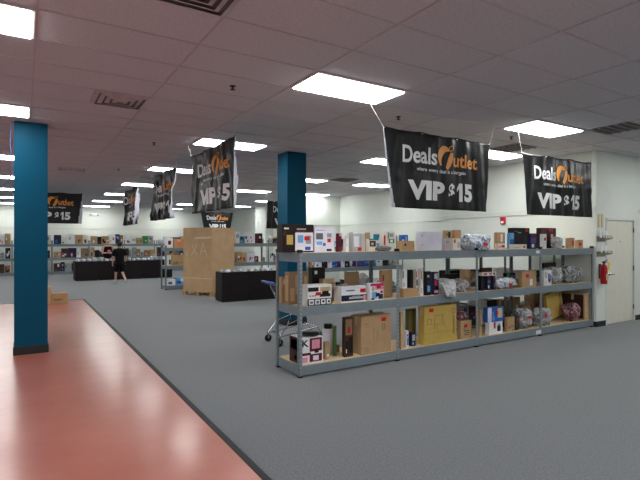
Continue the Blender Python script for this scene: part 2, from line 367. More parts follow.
banner((2.47, 10.15, 3.07), -PI/2, 'crumpled sideways black banner, second in the row on the left', W=1.98, H=.98, amp=.045, seed=5.4, curl_l=0, curl_r=.07, strings=((0,-.2),(1,.05)))
banner((2.47, 13.6, 3.05), -PI/2, 'small distant sideways banner, farthest in the row on the left', W=2.0, H=.98, amp=.05, seed=7.7, curl_l=0, curl_r=.10, strings=((0,-.1),(1,.05)))
banner((.72, 18.0, 3.24), 0, 'black banner partly hidden by the teal column on the red floor', W=2.0, H=1.03, amp=.008, seed=4.0, curl_l=.03, curl_r=.05, strings=((0,0),(1,.05)), pinch=.05)
banner((8.6, 24.0, 3.12), 0, 'far black banner whose lower part the tall carton hides', W=1.75, H=1.0, amp=.008, seed=6.0, curl_l=0, strings=((0,0),(1,0)), pinch=.2)
banner((8.12, 15.4, 3.07), 0, 'far banner mostly hidden behind the second teal column', W=1.56, H=1.0, amp=.05, seed=9.0, curl_l=0, strings=((0,0),(1,0)))

# ------------------------------------------------------------------ racks
def rack(name, label, xs, y0, y1, levels, H=1.53, beam=.115, post=.045, slots=True, loc_z=0):
    """boltless steel rack: shared posts at xs, beams front/back/sides, particle-board decks at the given heights"""
    cx = (xs[0]+xs[-1])/2; cy = (y0+y1)/2
    t = thing(name, label, 'storage rack', (cx, cy, 0)); hy = (y1-y0)/2
    for x in xs:
        for s in (-1, 1):
            X = x-cx; Y = s*hy; b = MB(); d = -s
            b.box(X-post/2, X+post/2, min(Y, Y+d*.004), max(Y, Y+d*.004), .004, H, STEEL)
            sx = 1 if x == xs[0] else -1
            xe = X-sx*post/2
            b.box(min(xe, xe+sx*.004), max(xe, xe+sx*.004), min(Y, Y+d*post), max(Y, Y+d*post), .004, H, STEEL)
            if slots:
                z = .06
                while z < H-.04:
                    for q in (-.011, .011): b.box(X+q-.004, X+q+.004, Y-s*-.0008-.0006, Y+s*.0008+.0006, z, z+.022, SLOT if s < 0 else STEELD)
                    z += .05
            p = b.build('post', t)
            b = MB(); b.box(X-post/2-.004, X+post/2+.004, min(Y-s*-.004, Y+d*(post+.004)), max(Y+s*.004, Y+d*(post+.004)), H-.025, H+.012, BLACKP); b.build('cap', p, bevel=.003)
            b = MB(); b.box(X-post/2-.004, X+post/2+.004, min(Y+s*.004, Y+d*(post+.004)), max(Y+s*.004, Y+d*(post+.004)), 0, .02, BLACKP); b.build('foot', p, bevel=.003)
    for i in range(len(xs)-1):
        a, c = xs[i]-cx, xs[i+1]-cx
        for z in levels:
            for s in (-1, 1):
                Y = s*(hy-.004); b = MB()
                e0, e1 = a+post/2+.002, c-post/2-.002
                b.box(e0, e1, min(Y, Y-s*.018), max(Y, Y-s*.018), z-beam, z-.001, STEEL)
                b.box(e0, e1, min(Y+s*.0015, Y), max(Y+s*.0015, Y), z-beam*.62, z-beam*.42, STEEL)
                b.build('beam', t, bevel=.004)
            b = MB(); b.box(a+.004, c-.004, -hy+.024, hy-.024, z-.016, z, DECK); b.build('deck', t)
    for x in (xs[0], xs[-1]):
        for z in levels:
            X = x-cx; sgn = 1 if x == xs[-1] else -1; X += sgn*(post/2-.02)
            b = MB(); b.box(X-.008, X+.008, -hy+post, hy-post, z-beam, z-.001, STEEL); b.build('side_beam', t)
    return t
ZL, ZM, ZH = .14, .855, 1.505
RY0, RY1 = 4.99, 5.61
RXS = [2.83, 4.36, 5.97, 7.61, 9.24]
rk = rack('storage_rack', 'long grey steel rack with four bays in the foreground', RXS, RY0, RY1, (ZL, ZM, ZH))
b = MB(); b.box(7.46, 7.60, RY0-.006, RY0-.003, ZL-.10, ZL-.035, P('white')); tag(b.build('price_tag'), 'white paper tag stuck low on the rack beam beside third bay post', 'tag')
b = MB(); b.box(7.46, 7.56, RY0-.006, RY0-.003, ZH-.075, ZH-.025, P('white')); tag(b.build('price_tag'), 'white paper tag stuck on the top rack beam beside third bay post', 'tag')
rack('storage_rack', 'grey steel rack standing back to back behind the third foreground bay', [6.12, 7.62, 9.18], 5.72, 6.30, (.14, .92, 1.47), H=1.5)

# ------------------------------------------------------------------ goods on the racks
PXR = random.Random(11)
def sticker(parent, x, z, y, wd=.06, ht=.04, col='red', name='red_sticker'):
    b = MB(); b.box(x-wd/2, x+wd/2, y-.0035, y-.0015, z-ht/2, z+ht/2, P(col)); b.build(name, parent)
def carton(label, x0, x1, y0, d, z0, h, col, dec=(), side=None, stick=None, white_label=None, rotz=0, group=None, flaps=False, name='carton', cat='box', text=None, taper=0, lean=0):
    """closed carton, front on -y; dec = printed rectangles (u0, v0, u1, v1, colour) of the front, side = those of the left side"""
    W = x1-x0; mt = P(col)
    b = MB(); M = None
    b.box(-W/2, W/2, -d/2, d/2, 0, h, mt)
    e = .0012
    for (u0, v0, u1, v1, c) in dec: b.box(-W/2+W*u0, -W/2+W*u1, -d/2-e, -d/2, h*v0, h*v1, P(c)); e += .0001
    for (u0, v0, u1, v1, c) in (side or ()): b.box(-W/2-.001, -W/2, d/2-d*u1, d/2-d*u0, h*v0, h*v1, P(c))
    if col in ('kraft','darkkraft','palekraft','gold'):   # the seam of the top flaps
        b.box(-W/2, W/2, -.003, .003, h, h+.0008, P('darkkraft'))
    o = b.build(name, loc=((x0+x1)/2, y0+d/2, z0+.0012), rotz=rotz)
    if lean: o.rotation_euler.y = lean
    tag(o, label, cat, group)
    if col in ('kraft','darkkraft','palekraft','gold') and min(W, d) > .12:
        b = MB(); b.box(-W/2, W/2, -.025, .025, h+.0008, h+.0016, P('tan')); b.box(-W/2-.0012, -W/2, -.025, .025, h*.75, h, P('tan')); b.build('packing_tape', o)
    if stick: sticker(o, -W/2+W*stick[0], h*stick[1], -d/2-.001, *(stick[2:] or ()))
    if white_label: sticker(o, -W/2+W*white_label[0], h*white_label[1], -d/2-.001, white_label[2], white_label[3], 'white', 'paper_label')
    if text:
        s, u0, v0, u1, v1, c = text; ps, ff = text_mesh(s, .03); b = MB()
        b.add([(-W/2+W*(u0+(u1-u0)*p[0]), -d/2-.004, h*(v0+(v1-v0)*p[1])) for p in ps], ff, P(c)); b.build('lettering', o)
    return o
def pc(label, px0, px1, ytop, yf, d, z0, col, **k):
    """a carton whose front face stands at depth yf and spans the photograph's columns px0..px1, its top at row ytop"""
    g = k.pop('grow', 0)
    h = zat((px0+px1)/2, ytop, yf)-z0; x1 = xat(px1, yf)
    if k.pop('front', False): x0 = xat(px0, yf)
    else:                                      # px0 is the far end of the left side, which shows too
        kk = 34 if px0 < 400 else 44; d = max(.06, min(d, .2*(px1-px0)/kk)); x0 = xat(px0+d*kk*.95, yf)
    return carton(label, x0, x1, yf, d, z0, h, col, group=k.pop('group', None), **k)
def bag(label, cx, cy, z0, sx, sy, sz, mt, seed=0, name='plastic_bag', cat='bag', group=None, droop=0, stick=None, over=None):
    bm = bmesh.new(); bmesh.ops.create_icosphere(bm, subdivisions=(5 if max(sx, sz) > .25 and cy < 6 else 4), radius=1)
    for v in bm.verts:
        c = v.co.copy(); n = noise.noise(c*1.6+Vector((seed, seed*.3, 1)))*.26+.12-abs(noise.noise(c*2.6+Vector((1, seed, 2))))*.34+.06-abs(noise.noise(c*6+Vector((3, 1, seed))))*.16
        q = c*(1+n); e = .75
        q = Vector((math.copysign(abs(q.x)**e, q.x), math.copysign(abs(q.y)**e, q.y), math.copysign(abs(q.z)**e, q.z)))
        v.co = Vector((q.x*sx/2, q.y*sy/2, q.z*sz/2))
    for ax, sz_ in ((0, sx), (1, sy)):
        q = [v.co[ax] for v in bm.verts]; lo, hi = min(q), max(q)
        for v in bm.verts: v.co[ax] = (v.co[ax]-lo)/(hi-lo)*sz_-sz_/2
    zs = [v.co.z for v in bm.verts]; zm = min(zs); s = sz/(max(zs)-zm)
    for v in bm.verts:
        v.co.z = (v.co.z-zm)*s
        if v.co.z < sz*.12: v.co.z = 0
        if over and abs(cx+v.co.x-over[0]) < .055 and 4.95 < cy+v.co.y < 5.07: v.co.z = max(v.co.z, over[1])
        if droop:                              # what hangs over the shelf's front edge
            k = max(0, min(1, (4.978-(cy+v.co.y))/.06)); v.co.z -= droop*k*k*(3-2*k)
    for f in bm.faces: f.smooth = True
    me = bpy.data.meshes.new(name); bm.to_mesh(me); bm.free(); me.materials.append(mt)
    o = bpy.data.objects.new(name, me); C.objects.link(o); o.location = (cx, cy, z0+.0015); tag(o, label, cat, group)
    if stick:
        b = MB(); dx, dz, wd, ht = stick
        y = min((v.co.y for v in me.vertices if abs(v.co.x-dx) < .05 and abs(v.co.z-dz) < .05), default=-sy/2)
        M = Matrix.Translation((dx, y-.002, dz)) @ Matrix.Rotation(.1, 4, 'Y')
        b.box(-wd/2, wd/2, -.001, .001, -ht/2, ht/2, P('red'), M); b.build('red_sticker', o)
    return o
def pbag(label, px0, px1, ytop, yf, d, z0, mt, **k):
    x0, x1 = xat(px0, yf), xat(px1, yf); h = zat((px0+px1)/2, ytop, yf)-z0
    return bag(label, (x0+x1)/2, yf+d/2, z0, x1-x0, d, h, mt, **k)
BAGW = patches('clear_bag_white', [(126,128,132),(160,162,166),(190,192,196),(176,180,184),(206,208,212)], 5.5, .22, .25)
BAGB = patches('clear_bag_blueish', [(150,160,176),(196,206,218),(220,226,232),(90,110,150),(206,214,222)], 5.5, .22, .25)
BAGG = patches('clear_bag_grey', [(84,84,86),(140,140,142),(186,188,192),(116,114,114),(214,214,218)], 5.5, .22, .25)
BAGD = patches('clear_bag_black_white', [(44,44,48),(150,152,156),(78,78,82),(196,198,204),(100,102,106)], 5.5, .22, .25)
BAGP = patches('pink_black_bag', [(22,12,16),(130,60,80),(36,18,26),(206,160,172),(70,22,38)], 8, .35, .3)
BAGK = patches('dark_green_black_pack', [(26,28,26),(46,50,44),(70,84,60),(20,20,22),(110,110,106)], 9, .5, .4)
TRAYG = mat('grey_bag', (112,112,114), .45, var=.25, scale=14, bump=.5, bscale=20)
D = .0008
# -- top shelf, bay one
yf = 5.03
pc('dark espresso machine carton at the left end of the top rack shelf', 282.5, 313.5, 224.5, 5.19, .15, ZH, 'espresso', front=True, group='goods on the top shelf of the front rack',
   dec=((.40,.05,.985,.70,'lavender'),(.13,.28,.33,.62,'gold'),(.05,.82,.2,.88,'offwhite'),(.45,.80,.75,.86,'grey'),(.48,.34,.66,.62,'sky'),(.72,.08,.9,.2,'blue'),(.74,.3,.92,.6,'grey'),(.02,.6,.12,.75,'brown'),(.42,.7,.98,.73,'kraft')), stick=(.78,.5,.075,.05))
pc('white appliance carton beside the dark espresso carton on top shelf', 314.5, 334.5, 227, 5.19, .27, ZH, 'lavender', front=True, group='goods on the top shelf of the front rack',
   dec=((.08,.5,.42,.75,'midgrey'),(.62,.58,.85,.75,'grey'),(.1,.28,.38,.42,'sky'),(.1,.85,.5,.88,'grey'),(.6,.03,.85,.12,'navy'),(.42,.24,.55,.36,'blue')), stick=(.72,.46,.055,.05))
pc('small magenta box on the top rack shelf', 336.5, 341.6, 233.5, 5.19, .16, ZH, 'maroon', dec=((.1,.3,.6,.62,'navy'),(.3,.85,.9,.98,'pink')), group='goods on the top shelf of the front rack')
pc('white tub shaped box with pink lid line beside small magenta box', 343.8, 348.8, 235, 5.14, .16, ZH, 'white', dec=((0,.86,1,.9,'pink'),(.2,.3,.8,.5,'lavender')), group='goods on the top shelf of the front rack')
o = pc('tall pale grey pack with red sticker at its foot on top shelf', 350, 365, 232.5, 5.13, .22, ZH, 'silver', dec=((.62,.1,.66,.95,'grey'),(.0,.94,1,1,'white'),(.1,.25,.5,.8,'white')), stick=(.55,.13,.06,.045), group='goods on the top shelf of the front rack')
pc('small picture printed box right of the pale grey pack', 367, 376.5, 239, 5.13, .14, ZH, 'offwhite', dec=((.1,.38,.9,.85,'brown'),(.3,.5,.6,.7,'tan'),(0,.9,1,1,'teal')), group='goods on the top shelf of the front rack')
pc('kraft box behind the small picture printed box', 364.5, 370, 232.5, 5.33, .16, ZH, 'kraft', group='goods on the top shelf of the front rack')
pc('teal and white pack behind the green labelled box', 371, 383, 233.5, 5.31, .16, ZH, 'white', dec=((.0,.6,.55,.95,'teal'),(.55,.75,.95,.95,'blue'),(.2,.2,.7,.45,'sky')), group='goods on the top shelf of the front rack')
pc('white box with bright green label patches near first bay post', 380.5, 394.5, 231.5, 5.15, .14, ZH, 'offwhite', dec=((.48,.40,.98,.62,'green'),(.4,.62,.5,.95,'green'),(.05,.3,.2,.8,'red'),(.62,.44,.84,.58,'white'),(.55,.72,.9,.9,'grey')), group='goods on the top shelf of the front rack')
pbag('grey crumpled bag lying before the green labelled box', 378.5, 393.5, 246, 5.02, .11, ZH, TRAYG, seed=3, group='goods on the top shelf of the front rack')
pc('narrow tan pack between magenta box and pale grey pack, at the back', 347, 352, 234, 5.44, .1, ZH, 'tan', group='goods on the top shelf of the front rack')
pc('white pack with sky blue print at the back, near first bay post', 385, 396, 233, 5.45, .1, ZH, 'white', dec=((.2,.3,.8,.8,'sky'),), group='goods on the top shelf of the front rack')
# -- top shelf, bay two
pc('low kraft carton right of first bay post on the top shelf', 398.5, 414.5, 241, 5.10, .26, ZH, 'kraft', dec=((.22,.5,.36,.72,'espresso'),(.86,.4,.95,.6,'darkkraft')), group='goods on the top shelf of the front rack')
pc('small blue and white pack behind the low kraft carton', 399.5, 408, 235, 5.46, .1, ZH, 'blue', dec=((.1,.3,.4,.7,'white'),(.55,.4,.85,.9,'sky')), group='goods on the top shelf of the front rack')
pc('big plain white carton in the middle of the top shelf', 416.5, 441.5, 232, 5.07, .37, ZH, 'lavender', dec=((.03,.25,.07,.35,'grey'),(.03,.75,.07,.83,'grey')), group='goods on the top shelf of the front rack')
pc('whitish carton under the kraft tray, left of the red marked one', 442.5, 450, 238.5, 5.08, .2, ZH, 'silver', dec=((.1,.2,.8,.5,'pink'),(.2,.6,.8,.8,'grey')), group='goods on the top shelf of the front rack')
pc('whitish carton with round red mark under the kraft tray', 450.5, 460.5, 238.5, 5.08, .2, ZH, 'offwhite', dec=((.1,.62,.35,.92,'red'),(.3,.1,.5,.5,'lavender'),(.6,.2,.9,.7,'silver')), group='goods on the top shelf of the front rack')
h1 = zat(451, 238.5, 5.08)
pc('kraft box with dark pictures lying upon two whitish cartons', 443, 452, 230.5, 5.09, .18, h1+.001, 'kraft', dec=((.4,.1,.75,.8,'espresso'),(.1,.3,.3,.7,'olive')), group='goods on the top shelf of the front rack')
pc('long plain kraft box lying upon whitish carton with red mark', 452.5, 461, 230, 5.09, .18, h1+.001, 'kraft', dec=((.05,.15,.3,.7,'orange'),), group='goods on the top shelf of the front rack')
b = MB(); bx = xat(468, 5.34); b.lathe([(.045,0),(.05,.005),(.05,.12),(.042,.135)], BAGB, n=18); jr = b.build('jar', loc=(bx, 5.33, ZH+.001)); tag(jr, 'clear jar with blue lid left of the white plastic bag', 'jar', 'goods on the top shelf of the front rack')
b = MB(); b.lathe([(.047,.136),(.047,.165),(.04,.17)], P('blue'), n=18); b.build('lid', jr)
pc('narrow white pack standing beside the blue lidded jar', 462, 464, 235.5, 5.33, .12, ZH, 'white', group='goods on the top shelf of the front rack')
# black handled pan behind the bag
t = thing('frying_pan', 'black handled tub standing behind the white plastic bag', 'pan', (xat(477, 5.43), 5.43, ZH+.001), group='goods on the top shelf of the front rack')
b = MB(); b.lathe([(.10,0),(.13,.12),(.14,.19),(.135,.19),(.125,.12),(.095,.01)], BLACKP, n=24); b.build('tub', t)
b = MB(); b.tube([(-.14,0,.18),(-.11,0,.225),(0,0,.245),(.11,0,.225),(.14,0,.18)], .012, BLACKP); b.build('handle', t)
pbag('white and blue plastic bag drooping over the top shelf edge', 470, 496.5, 233.5, 4.91, .34, ZH, BAGB, seed=8, droop=.055, over=(5.97, .05), stick=(.05,.09,.10,.05), group='goods on the top shelf of the front rack')
# -- top shelf, bay three
pc('kraft carton with white label behind the flat white box', 494.5, 505, 232.5, 5.30, .2, ZH, 'kraft', dec=((.45,.45,.7,.9,'white'),(.2,.6,.4,.9,'orange')), group='goods on the top shelf of the front rack')
pc('small flat white box with red marks in front of kraft carton', 495.5, 505, 243.5, 5.16, .12, ZH, 'offwhite', dec=((.5,.3,.95,.7,'red'),(.1,.2,.4,.6,'pink')), group='goods on the top shelf of the front rack')
pc('bright blue box in front of the large black carton', 507.5, 514, 233, 5.17, .09, ZH, 'sky', dec=((.0,0,1,.6,'blue'),), group='goods on the top shelf of the front rack')
pc('large black carton with red sticker on the top shelf', 508.5, 529.5, 228, 5.29, .24, ZH, 'black', dec=((.3,.75,.5,.8,'grey'),(.1,.82,.3,.86,'midgrey'),(.55,.3,.8,.6,'dark')), stick=(.82,.88,.07,.035), group='goods on the top shelf of the front rack')
pc('long flat white box lying before the large black carton', 510, 526.5, 244.5, 5.03, .11, ZH, 'offwhite', stick=(.82,.5,.05,.04), dec=((.05,.3,.5,.5,'silver'),), group='goods on the top shelf of the front rack')
pc('purple and navy printed box by the third bay post', 528, 536.5, 233.5, 5.03, .2, ZH, 'navy', dec=((.1,.4,.9,.72,'purple'),(.2,.1,.6,.32,'lavender'),(.1,.78,.9,.95,'maroon')), group='goods on the top shelf of the front rack')
pc('narrow white printed box right of purple and navy box', 540.5, 546.5, 234, 5.05, .12, ZH, 'white', dec=((.15,.1,.85,.45,'lavender'),(.3,.55,.8,.75,'red')), group='goods on the top shelf of the front rack')
# -- top shelf, bay four
pc('dark maroon appliance carton right of third bay post', 537, 556, 228, 5.26, .22, ZH, 'espresso', dec=((.05,.55,.4,.95,'maroon'),(.55,.2,.9,.85,'brown'),(.65,.5,.8,.7,'pink'),(.5,.85,.8,.95,'red')), group='goods on the top shelf of the front rack')
pbag('small white wrapped pack right of dark maroon carton', 556, 565, 236.5, 5.06, .15, ZH, BAGW, seed=5, group='goods on the top shelf of the front rack')
pc('small kraft carton with red sticker, left of its twin', 566, 574.5, 238, 5.08, .2, ZH, 'kraft', stick=(.7,.5,.05,.09), group='goods on the top shelf of the front rack')
pc('small kraft carton near the right end of the top shelf', 575.5, 583, 240, 5.06, .2, ZH, 'kraft', stick=(.4,.5,.09,.06), group='goods on the top shelf of the front rack')

# -- middle shelf, bay one
gm = 'goods on the middle shelf of the front rack'
pc('narrow kraft carton at the far left end of middle shelf', 281.5, 287, 277, 5.44, .07, ZM, 'kraft', front=True, white_label=(.55,.82,.04,.07), group=gm)
pc('tall kraft carton with grey scuffed print behind left rack post', 288.5, 308, 272, 5.24, .10, ZM, 'darkkraft', front=True, dec=((.1,.1,.3,.5,'kraft'),(.35,.3,.5,.9,'kraft'),(.6,.05,.75,.45,'kraft'),(.8,.4,.95,.85,'kraft')), side=((.1,.1,.9,.9,'kraft'),), group=gm)
pc('black carton with white mark at the back of middle shelf', 309, 325, 267.5, 5.40, .17, ZM, 'black', dec=((.2,.8,.4,.9,'white'),), group=gm)
pc('kraft carton behind the black striped cooker box', 320, 334.5, 279, 5.26, .12, ZM, 'kraft', dec=((0,.75,1,.82,'darkkraft'),), group=gm)
pc('white cooker carton with black picture strip on middle shelf', 302, 331.5, 285, 5.01, .195, ZM, 'white', group=gm,
   dec=((.02,.68,.45,.88,'espresso'),(.52,.68,.96,.88,'palekraft'),(.5,.40,.95,.55,'dark'),(.6,.5,.88,.68,'black'),(.08,.44,.14,.5,'red'),(.18,.44,.24,.5,'red'),(.28,.44,.34,.5,'red'),(0,0,1,.32,'black'),(.05,.04,.26,.28,'white'),(.31,.04,.5,.28,'white'),(.55,.04,.74,.28,'white'),(.79,.04,.97,.28,'white'),(.1,.1,.22,.2,'midgrey'),(.36,.08,.46,.22,'midgrey'),(.6,.12,.7,.22,'dark'),(.84,.1,.93,.2,'dark')), stick=(.44,.56,.08,.04))
pc('white carton with navy lower band and boat like picture', 335.5, 366.5, 287, 5.03, .2, ZM, 'white', group=gm,
   dec=((0,.08,1,.46,'navy'),(.3,.2,.86,.34,'silver'),(.42,.3,.75,.4,'grey'),(.18,.72,.52,.8,'midgrey'),(.02,.9,1,.99,'lavender'),(.87,.1,.97,.4,'pink')), stick=(.85,.72,.09,.05))
pc('magenta and white toy carton beside the navy band carton', 367.5, 383.5, 283.5, 5.03, .17, ZM, 'white', group=gm,
   dec=((.0,.84,1,1,'magenta'),(.35,.62,1,.84,'pink'),(.1,.1,.5,.5,'sky'),(.4,.2,.7,.42,'black'),(.05,.03,.3,.12,'espresso'),(.6,.05,.95,.35,'navy'),(.1,.55,.3,.8,'palekraft'),(.75,.4,.95,.55,'red')), stick=(.62,.78,.07,.04))
pc('crumpled kraft carton behind the navy band carton', 345, 359, 272, 5.38, .15, ZM, 'darkkraft', group=gm)
pbag('grey and white wrapped bundle behind magenta toy carton', 360.5, 372, 273, 5.36, .18, ZM, BAGW, seed=9, group=gm)
pc('tall kraft carton with upright red sticker left of first bay post', 380, 392.2, 270.5, 5.24, .24, ZM, 'kraft', stick=(.1,.72,.025,.09), group=gm)
pbag('grey wrapped pack lying behind the navy band carton', 335, 352, 283.5, 5.26, .1, ZM, BAGG, seed=4, group=gm)
# -- middle, bay two
x0 = xat(400, 5.04); hk = zat(409, 288.5, 5.04)
pc('flat kraft carton under white box right of first bay post', 400, 418, 288.5, 5.04, .22, ZM, 'kraft', dec=((.08,.78,.3,.84,'darkkraft'),), group=gm)
pc('white box with green mark standing on the flat kraft carton', 400, 407, 270, 5.06, .18, hk+.001, 'white', dec=((.05,.55,.3,.95,'green'),(.2,.1,.5,.3,'silver')), group=gm)
pc('black box standing on flat kraft carton beside the white box', 407.5, 413, 270, 5.06, .18, hk+.001, 'black', group=gm)
pc('white and red printed box standing on flat kraft carton', 413.5, 418, 269.5, 5.06, .18, hk+.001, 'offwhite', dec=((.1,.55,.6,.9,'red'),(.2,.1,.9,.45,'brown')), group=gm)
pc('tall white pack with tan stripe in the second bay', 418.6, 423, 268.5, 5.05, .16, ZM, 'white', dec=((.6,.5,1,1,'tan'),(.2,.1,.6,.3,'pink'),(.1,.6,.4,.9,'maroon')), group=gm)
pc('black box with blue panel in the middle of second bay', 424, 431, 271.5, 5.05, .2, ZM, 'black', dec=((.1,.1,.85,.62,'navy'),(.2,.15,.75,.4,'sky'),(.2,.75,.6,.85,'silver')), group=gm)
pc('dark printed box with red mark left of grey plastic bags', 431.5, 438.6, 272, 5.05, .2, ZM, 'navy', dec=((.15,.4,.7,.62,'red'),(.1,.7,.5,.92,'silver'),(.5,.65,.95,.95,'grey'),(.1,.08,.9,.2,'pink'),(.5,.22,.9,.38,'black')), group=gm)
pbag('shiny grey plastic bag drooping over the middle shelf edge', 446, 460.5, 279, 4.90, .34, ZM, BAGW, seed=12, droop=.09, group=gm)
pbag('second grey plastic bag lying beside the drooping one', 459.6, 472, 279, 5.06, .26, ZM, BAGG, seed=15, group=gm)
pc('low black carton with white label behind the drooping grey bag', 443, 459, 274, 5.36, .2, ZM, 'black', white_label=(.55,.55,.07,.05), group=gm)
pc('kraft carton behind the grey plastic bags', 460, 470.5, 270, 5.40, .17, ZM, 'kraft', group=gm)
# -- middle, bay three
pc('black upright box right of second bay post', 478.5, 484.5, 276.2, 5.05, .22, ZM, 'black', group=gm)
pc('navy box with white drawing, left of the matching one', 485, 490.5, 276.2, 5.05, .22, ZM, 'navy', dec=((.2,.15,.6,.35,'white'),(.1,.5,.9,.7,'midgrey')), group=gm)
hN = zat(485, 276, 5.05)
pc('long flat white box with red print lying on the black and navy boxes', 479, 496, 272.5, 5.06, .14, hN+.001, 'offwhite', dec=((.1,.2,.35,.8,'red'),(.5,.3,.7,.7,'maroon'),(.8,.2,.95,.8,'navy')), group=gm)
pc('navy box with red corner, right of the matching one', 491, 495.6, 276.2, 5.05, .22, ZM, 'navy', dec=((.1,.8,.5,.97,'red'),(.3,.2,.8,.5,'midgrey')), group=gm)
pbag('white plastic wrapped pack with red sticker on third bay shelf', 499, 519, 277.5, 5.00, .24, ZM, BAGB, seed=21, stick=(.04,.07,.08,.045), group=gm)
pc('dark green and black box behind the white wrapped pack', 503.5, 515, 273, 5.31, .14, ZM, 'black', dec=((.1,.55,.4,.95,'green'),(.5,.2,.9,.8,'midgrey')), group=gm)
pc('kraft carton with red sticker and white label, third bay', 519, 536.2, 271.5, 5.04, .27, ZM, 'kraft', stick=(.35,.72,.08,.06), white_label=(.62,.3,.08,.11), group=gm)
pc('small brown carton at the back of the third bay shelf', 480, 492, 268, 5.42, .14, ZM, 'brown', dec=((.2,.3,.6,.7,'white'),), group=gm)
# -- middle, bay four
pc('white box with purple and blue print in the fourth bay', 541.5, 551.5, 270.5, 5.05, .22, ZM, 'white', dec=((.55,.25,.75,.8,'purple'),(.8,.3,.95,.7,'blue'),(.1,.5,.4,.9,'silver'),(.15,.1,.4,.3,'lavender'),(.7,.15,.85,.4,'maroon')), group=gm)
pc('dark flat carton behind the purple printed box', 541, 556, 263, 5.38, .17, ZM, 'espresso', group=gm)
pbag('clear plastic bag with pale parts in the fourth bay', 552.5, 567, 266.5, 5.04, .32, ZM, BAGG, seed=31, group=gm)
pbag('clear plastic bag of black and white things, fourth bay', 569.5, 588, 266, 5.02, .34, ZM, BAGD, seed=33, group=gm)

# -- bottom shelf, bay one
gl = 'goods on the bottom shelf of the front rack'
k = pc('white and maroon coffee carton with big letter K', 300.5, 323, 337.5, 5.05, .28, ZL, 'white', front=True, group=gl,
   dec=((.4,.45,.95,.97,'maroon'),(.5,.55,.85,.9,'pink'),(.05,.32,.45,.42,'maroon'),(.4,.05,.95,.35,'maroon'),(.05,.05,.3,.25,'pink'),(.55,.1,.8,.28,'lavender'),(.62,.38,.8,.55,'espresso')), side=((0,0,1,1,'brown'),(.45,.1,.75,.3,'gold'),(.1,.5,.8,.9,'espresso'),(.6,.4,.9,.6,'maroon')), text=('K', .06, .66, .36, .92, 'dark'))
zk = ZL+(zat(311, 337.5, 5.05)-ZL)
b = MB(); b.lathe([(.09,0),(.13,.01),(.135,.03),(.10,.045),(.03,.055)], BLACKP, n=24)
tag(b.build('lid', loc=(xat(309, 5.2), 5.19, zk+.001)), 'black dome lid lying on top of the coffee carton', 'lid', gl)
t = thing('bottle', 'white bottle with black lid behind small kraft boxes', 'bottle', (xat(328, 5.40), 5.40, ZL+.001), group=gl)
b = MB(); b.lathe([(.066,0),(.074,.006),(.074,.31),(.056,.33)], P('lavender'), n=20); b.build('body', t)
b = MB(); b.lathe([(.058,.331),(.058,.385),(.05,.395)], BLACKP, n=20); b.build('lid', t)
pc('tall green narrow box beside white bottle', 333, 336.5, 326, 5.19, .06, ZL, 'olive', dec=((.1,.1,.9,.9,'green'),), group=gl)
pc('small kraft box before the white bottle', 323.5, 329.5, 342.5, 5.10, .1, ZL, 'kraft', white_label=(.6,.25,.03,.03), group=gl)
pc('dark printed tall carton left of the large kraft carton', 342.8, 353, 317.5, 5.07, .2, ZL, 'brown', group=gl, dec=((.1,.55,.9,.95,'darkkraft'),(.1,.05,.4,.4,'black'),(.5,.1,.9,.5,'espresso'),(.15,.1,.25,.2,'white')), stick=(.5,.68,.04,.08))
pc('large kraft carton with red sticker in first bay', 361.5, 391, 315.5, 5.03, .24, ZL, 'kraft', front=True, group=gl, dec=((.1,.78,.22,.8,'darkkraft'),(.1,.72,.3,.735,'darkkraft'),(.1,.16,.24,.18,'darkkraft'),(.1,.1,.3,.115,'darkkraft'),(.68,.60,.71,.76,'darkkraft'),(.76,.60,.79,.76,'darkkraft'),(.71,.74,.76,.77,'darkkraft'),(.71,.59,.76,.62,'darkkraft'),(.4,.35,.41,.7,'darkkraft'),(.52,.3,.53,.6,'darkkraft')), stick=(.74,.88,.08,.05))
pc('low kraft box between the dark printed carton and white bottle', 332, 339.5, 345, 5.36, .12, ZL, 'darkkraft', group=gl)
# -- bottom, bay two
pc('narrow kraft carton right of first bay post on bottom shelf', 399, 403.5, 312, 5.04, .3, ZL, 'palekraft', group=gl)
pc('small white and blue detergent box on the bottom shelf', 404, 408.5, 331, 5.06, .1, ZL, 'white', dec=((.3,.15,.9,.6,'blue'),(.3,.65,.8,.8,'red')), group=gl)
pc('small silver and navy pack beside the detergent box', 409, 415.5, 333, 5.10, .1, ZL, 'navy', dec=((.2,.4,.9,.85,'silver'),(.2,.1,.6,.3,'sky')), group=gl)
pc('tall dark kraft board box behind the silver pack', 405.5, 416, 309, 5.38, .12, ZL, 'olive', dec=((.1,.05,.5,.95,'darkkraft'),), group=gl)
pc('large golden kraft carton with line drawing of chair', 424.5, 456.5, 305.6, 5.03, .13, ZL, 'gold', front=True, group=gl,
   dec=((0,.3,1,.305,'darkkraft'),(.3,.38,.315,.75,'darkkraft'),(.3,.74,.55,.755,'darkkraft'),(.55,.5,.565,.78,'darkkraft'),(.3,.5,.6,.51,'darkkraft'),(.38,.32,.39,.52,'darkkraft'),(.62,.42,.63,.6,'darkkraft'),(.08,.52,.2,.535,'darkkraft'),(.08,.66,.2,.675,'darkkraft'),(.08,.52,.095,.67,'darkkraft'),(.19,.52,.205,.67,'darkkraft'),(.88,.2,.9,.72,'darkkraft'),(.91,.2,.93,.7,'darkkraft'),(.86,.76,.88,.9,'darkkraft'),(.94,.76,.96,.9,'darkkraft'),(.88,.89,.94,.91,'darkkraft'),(.88,.75,.94,.77,'darkkraft')), stick=(.2,.9,.09,.05))
hI = zat(464, 321, 5.06)
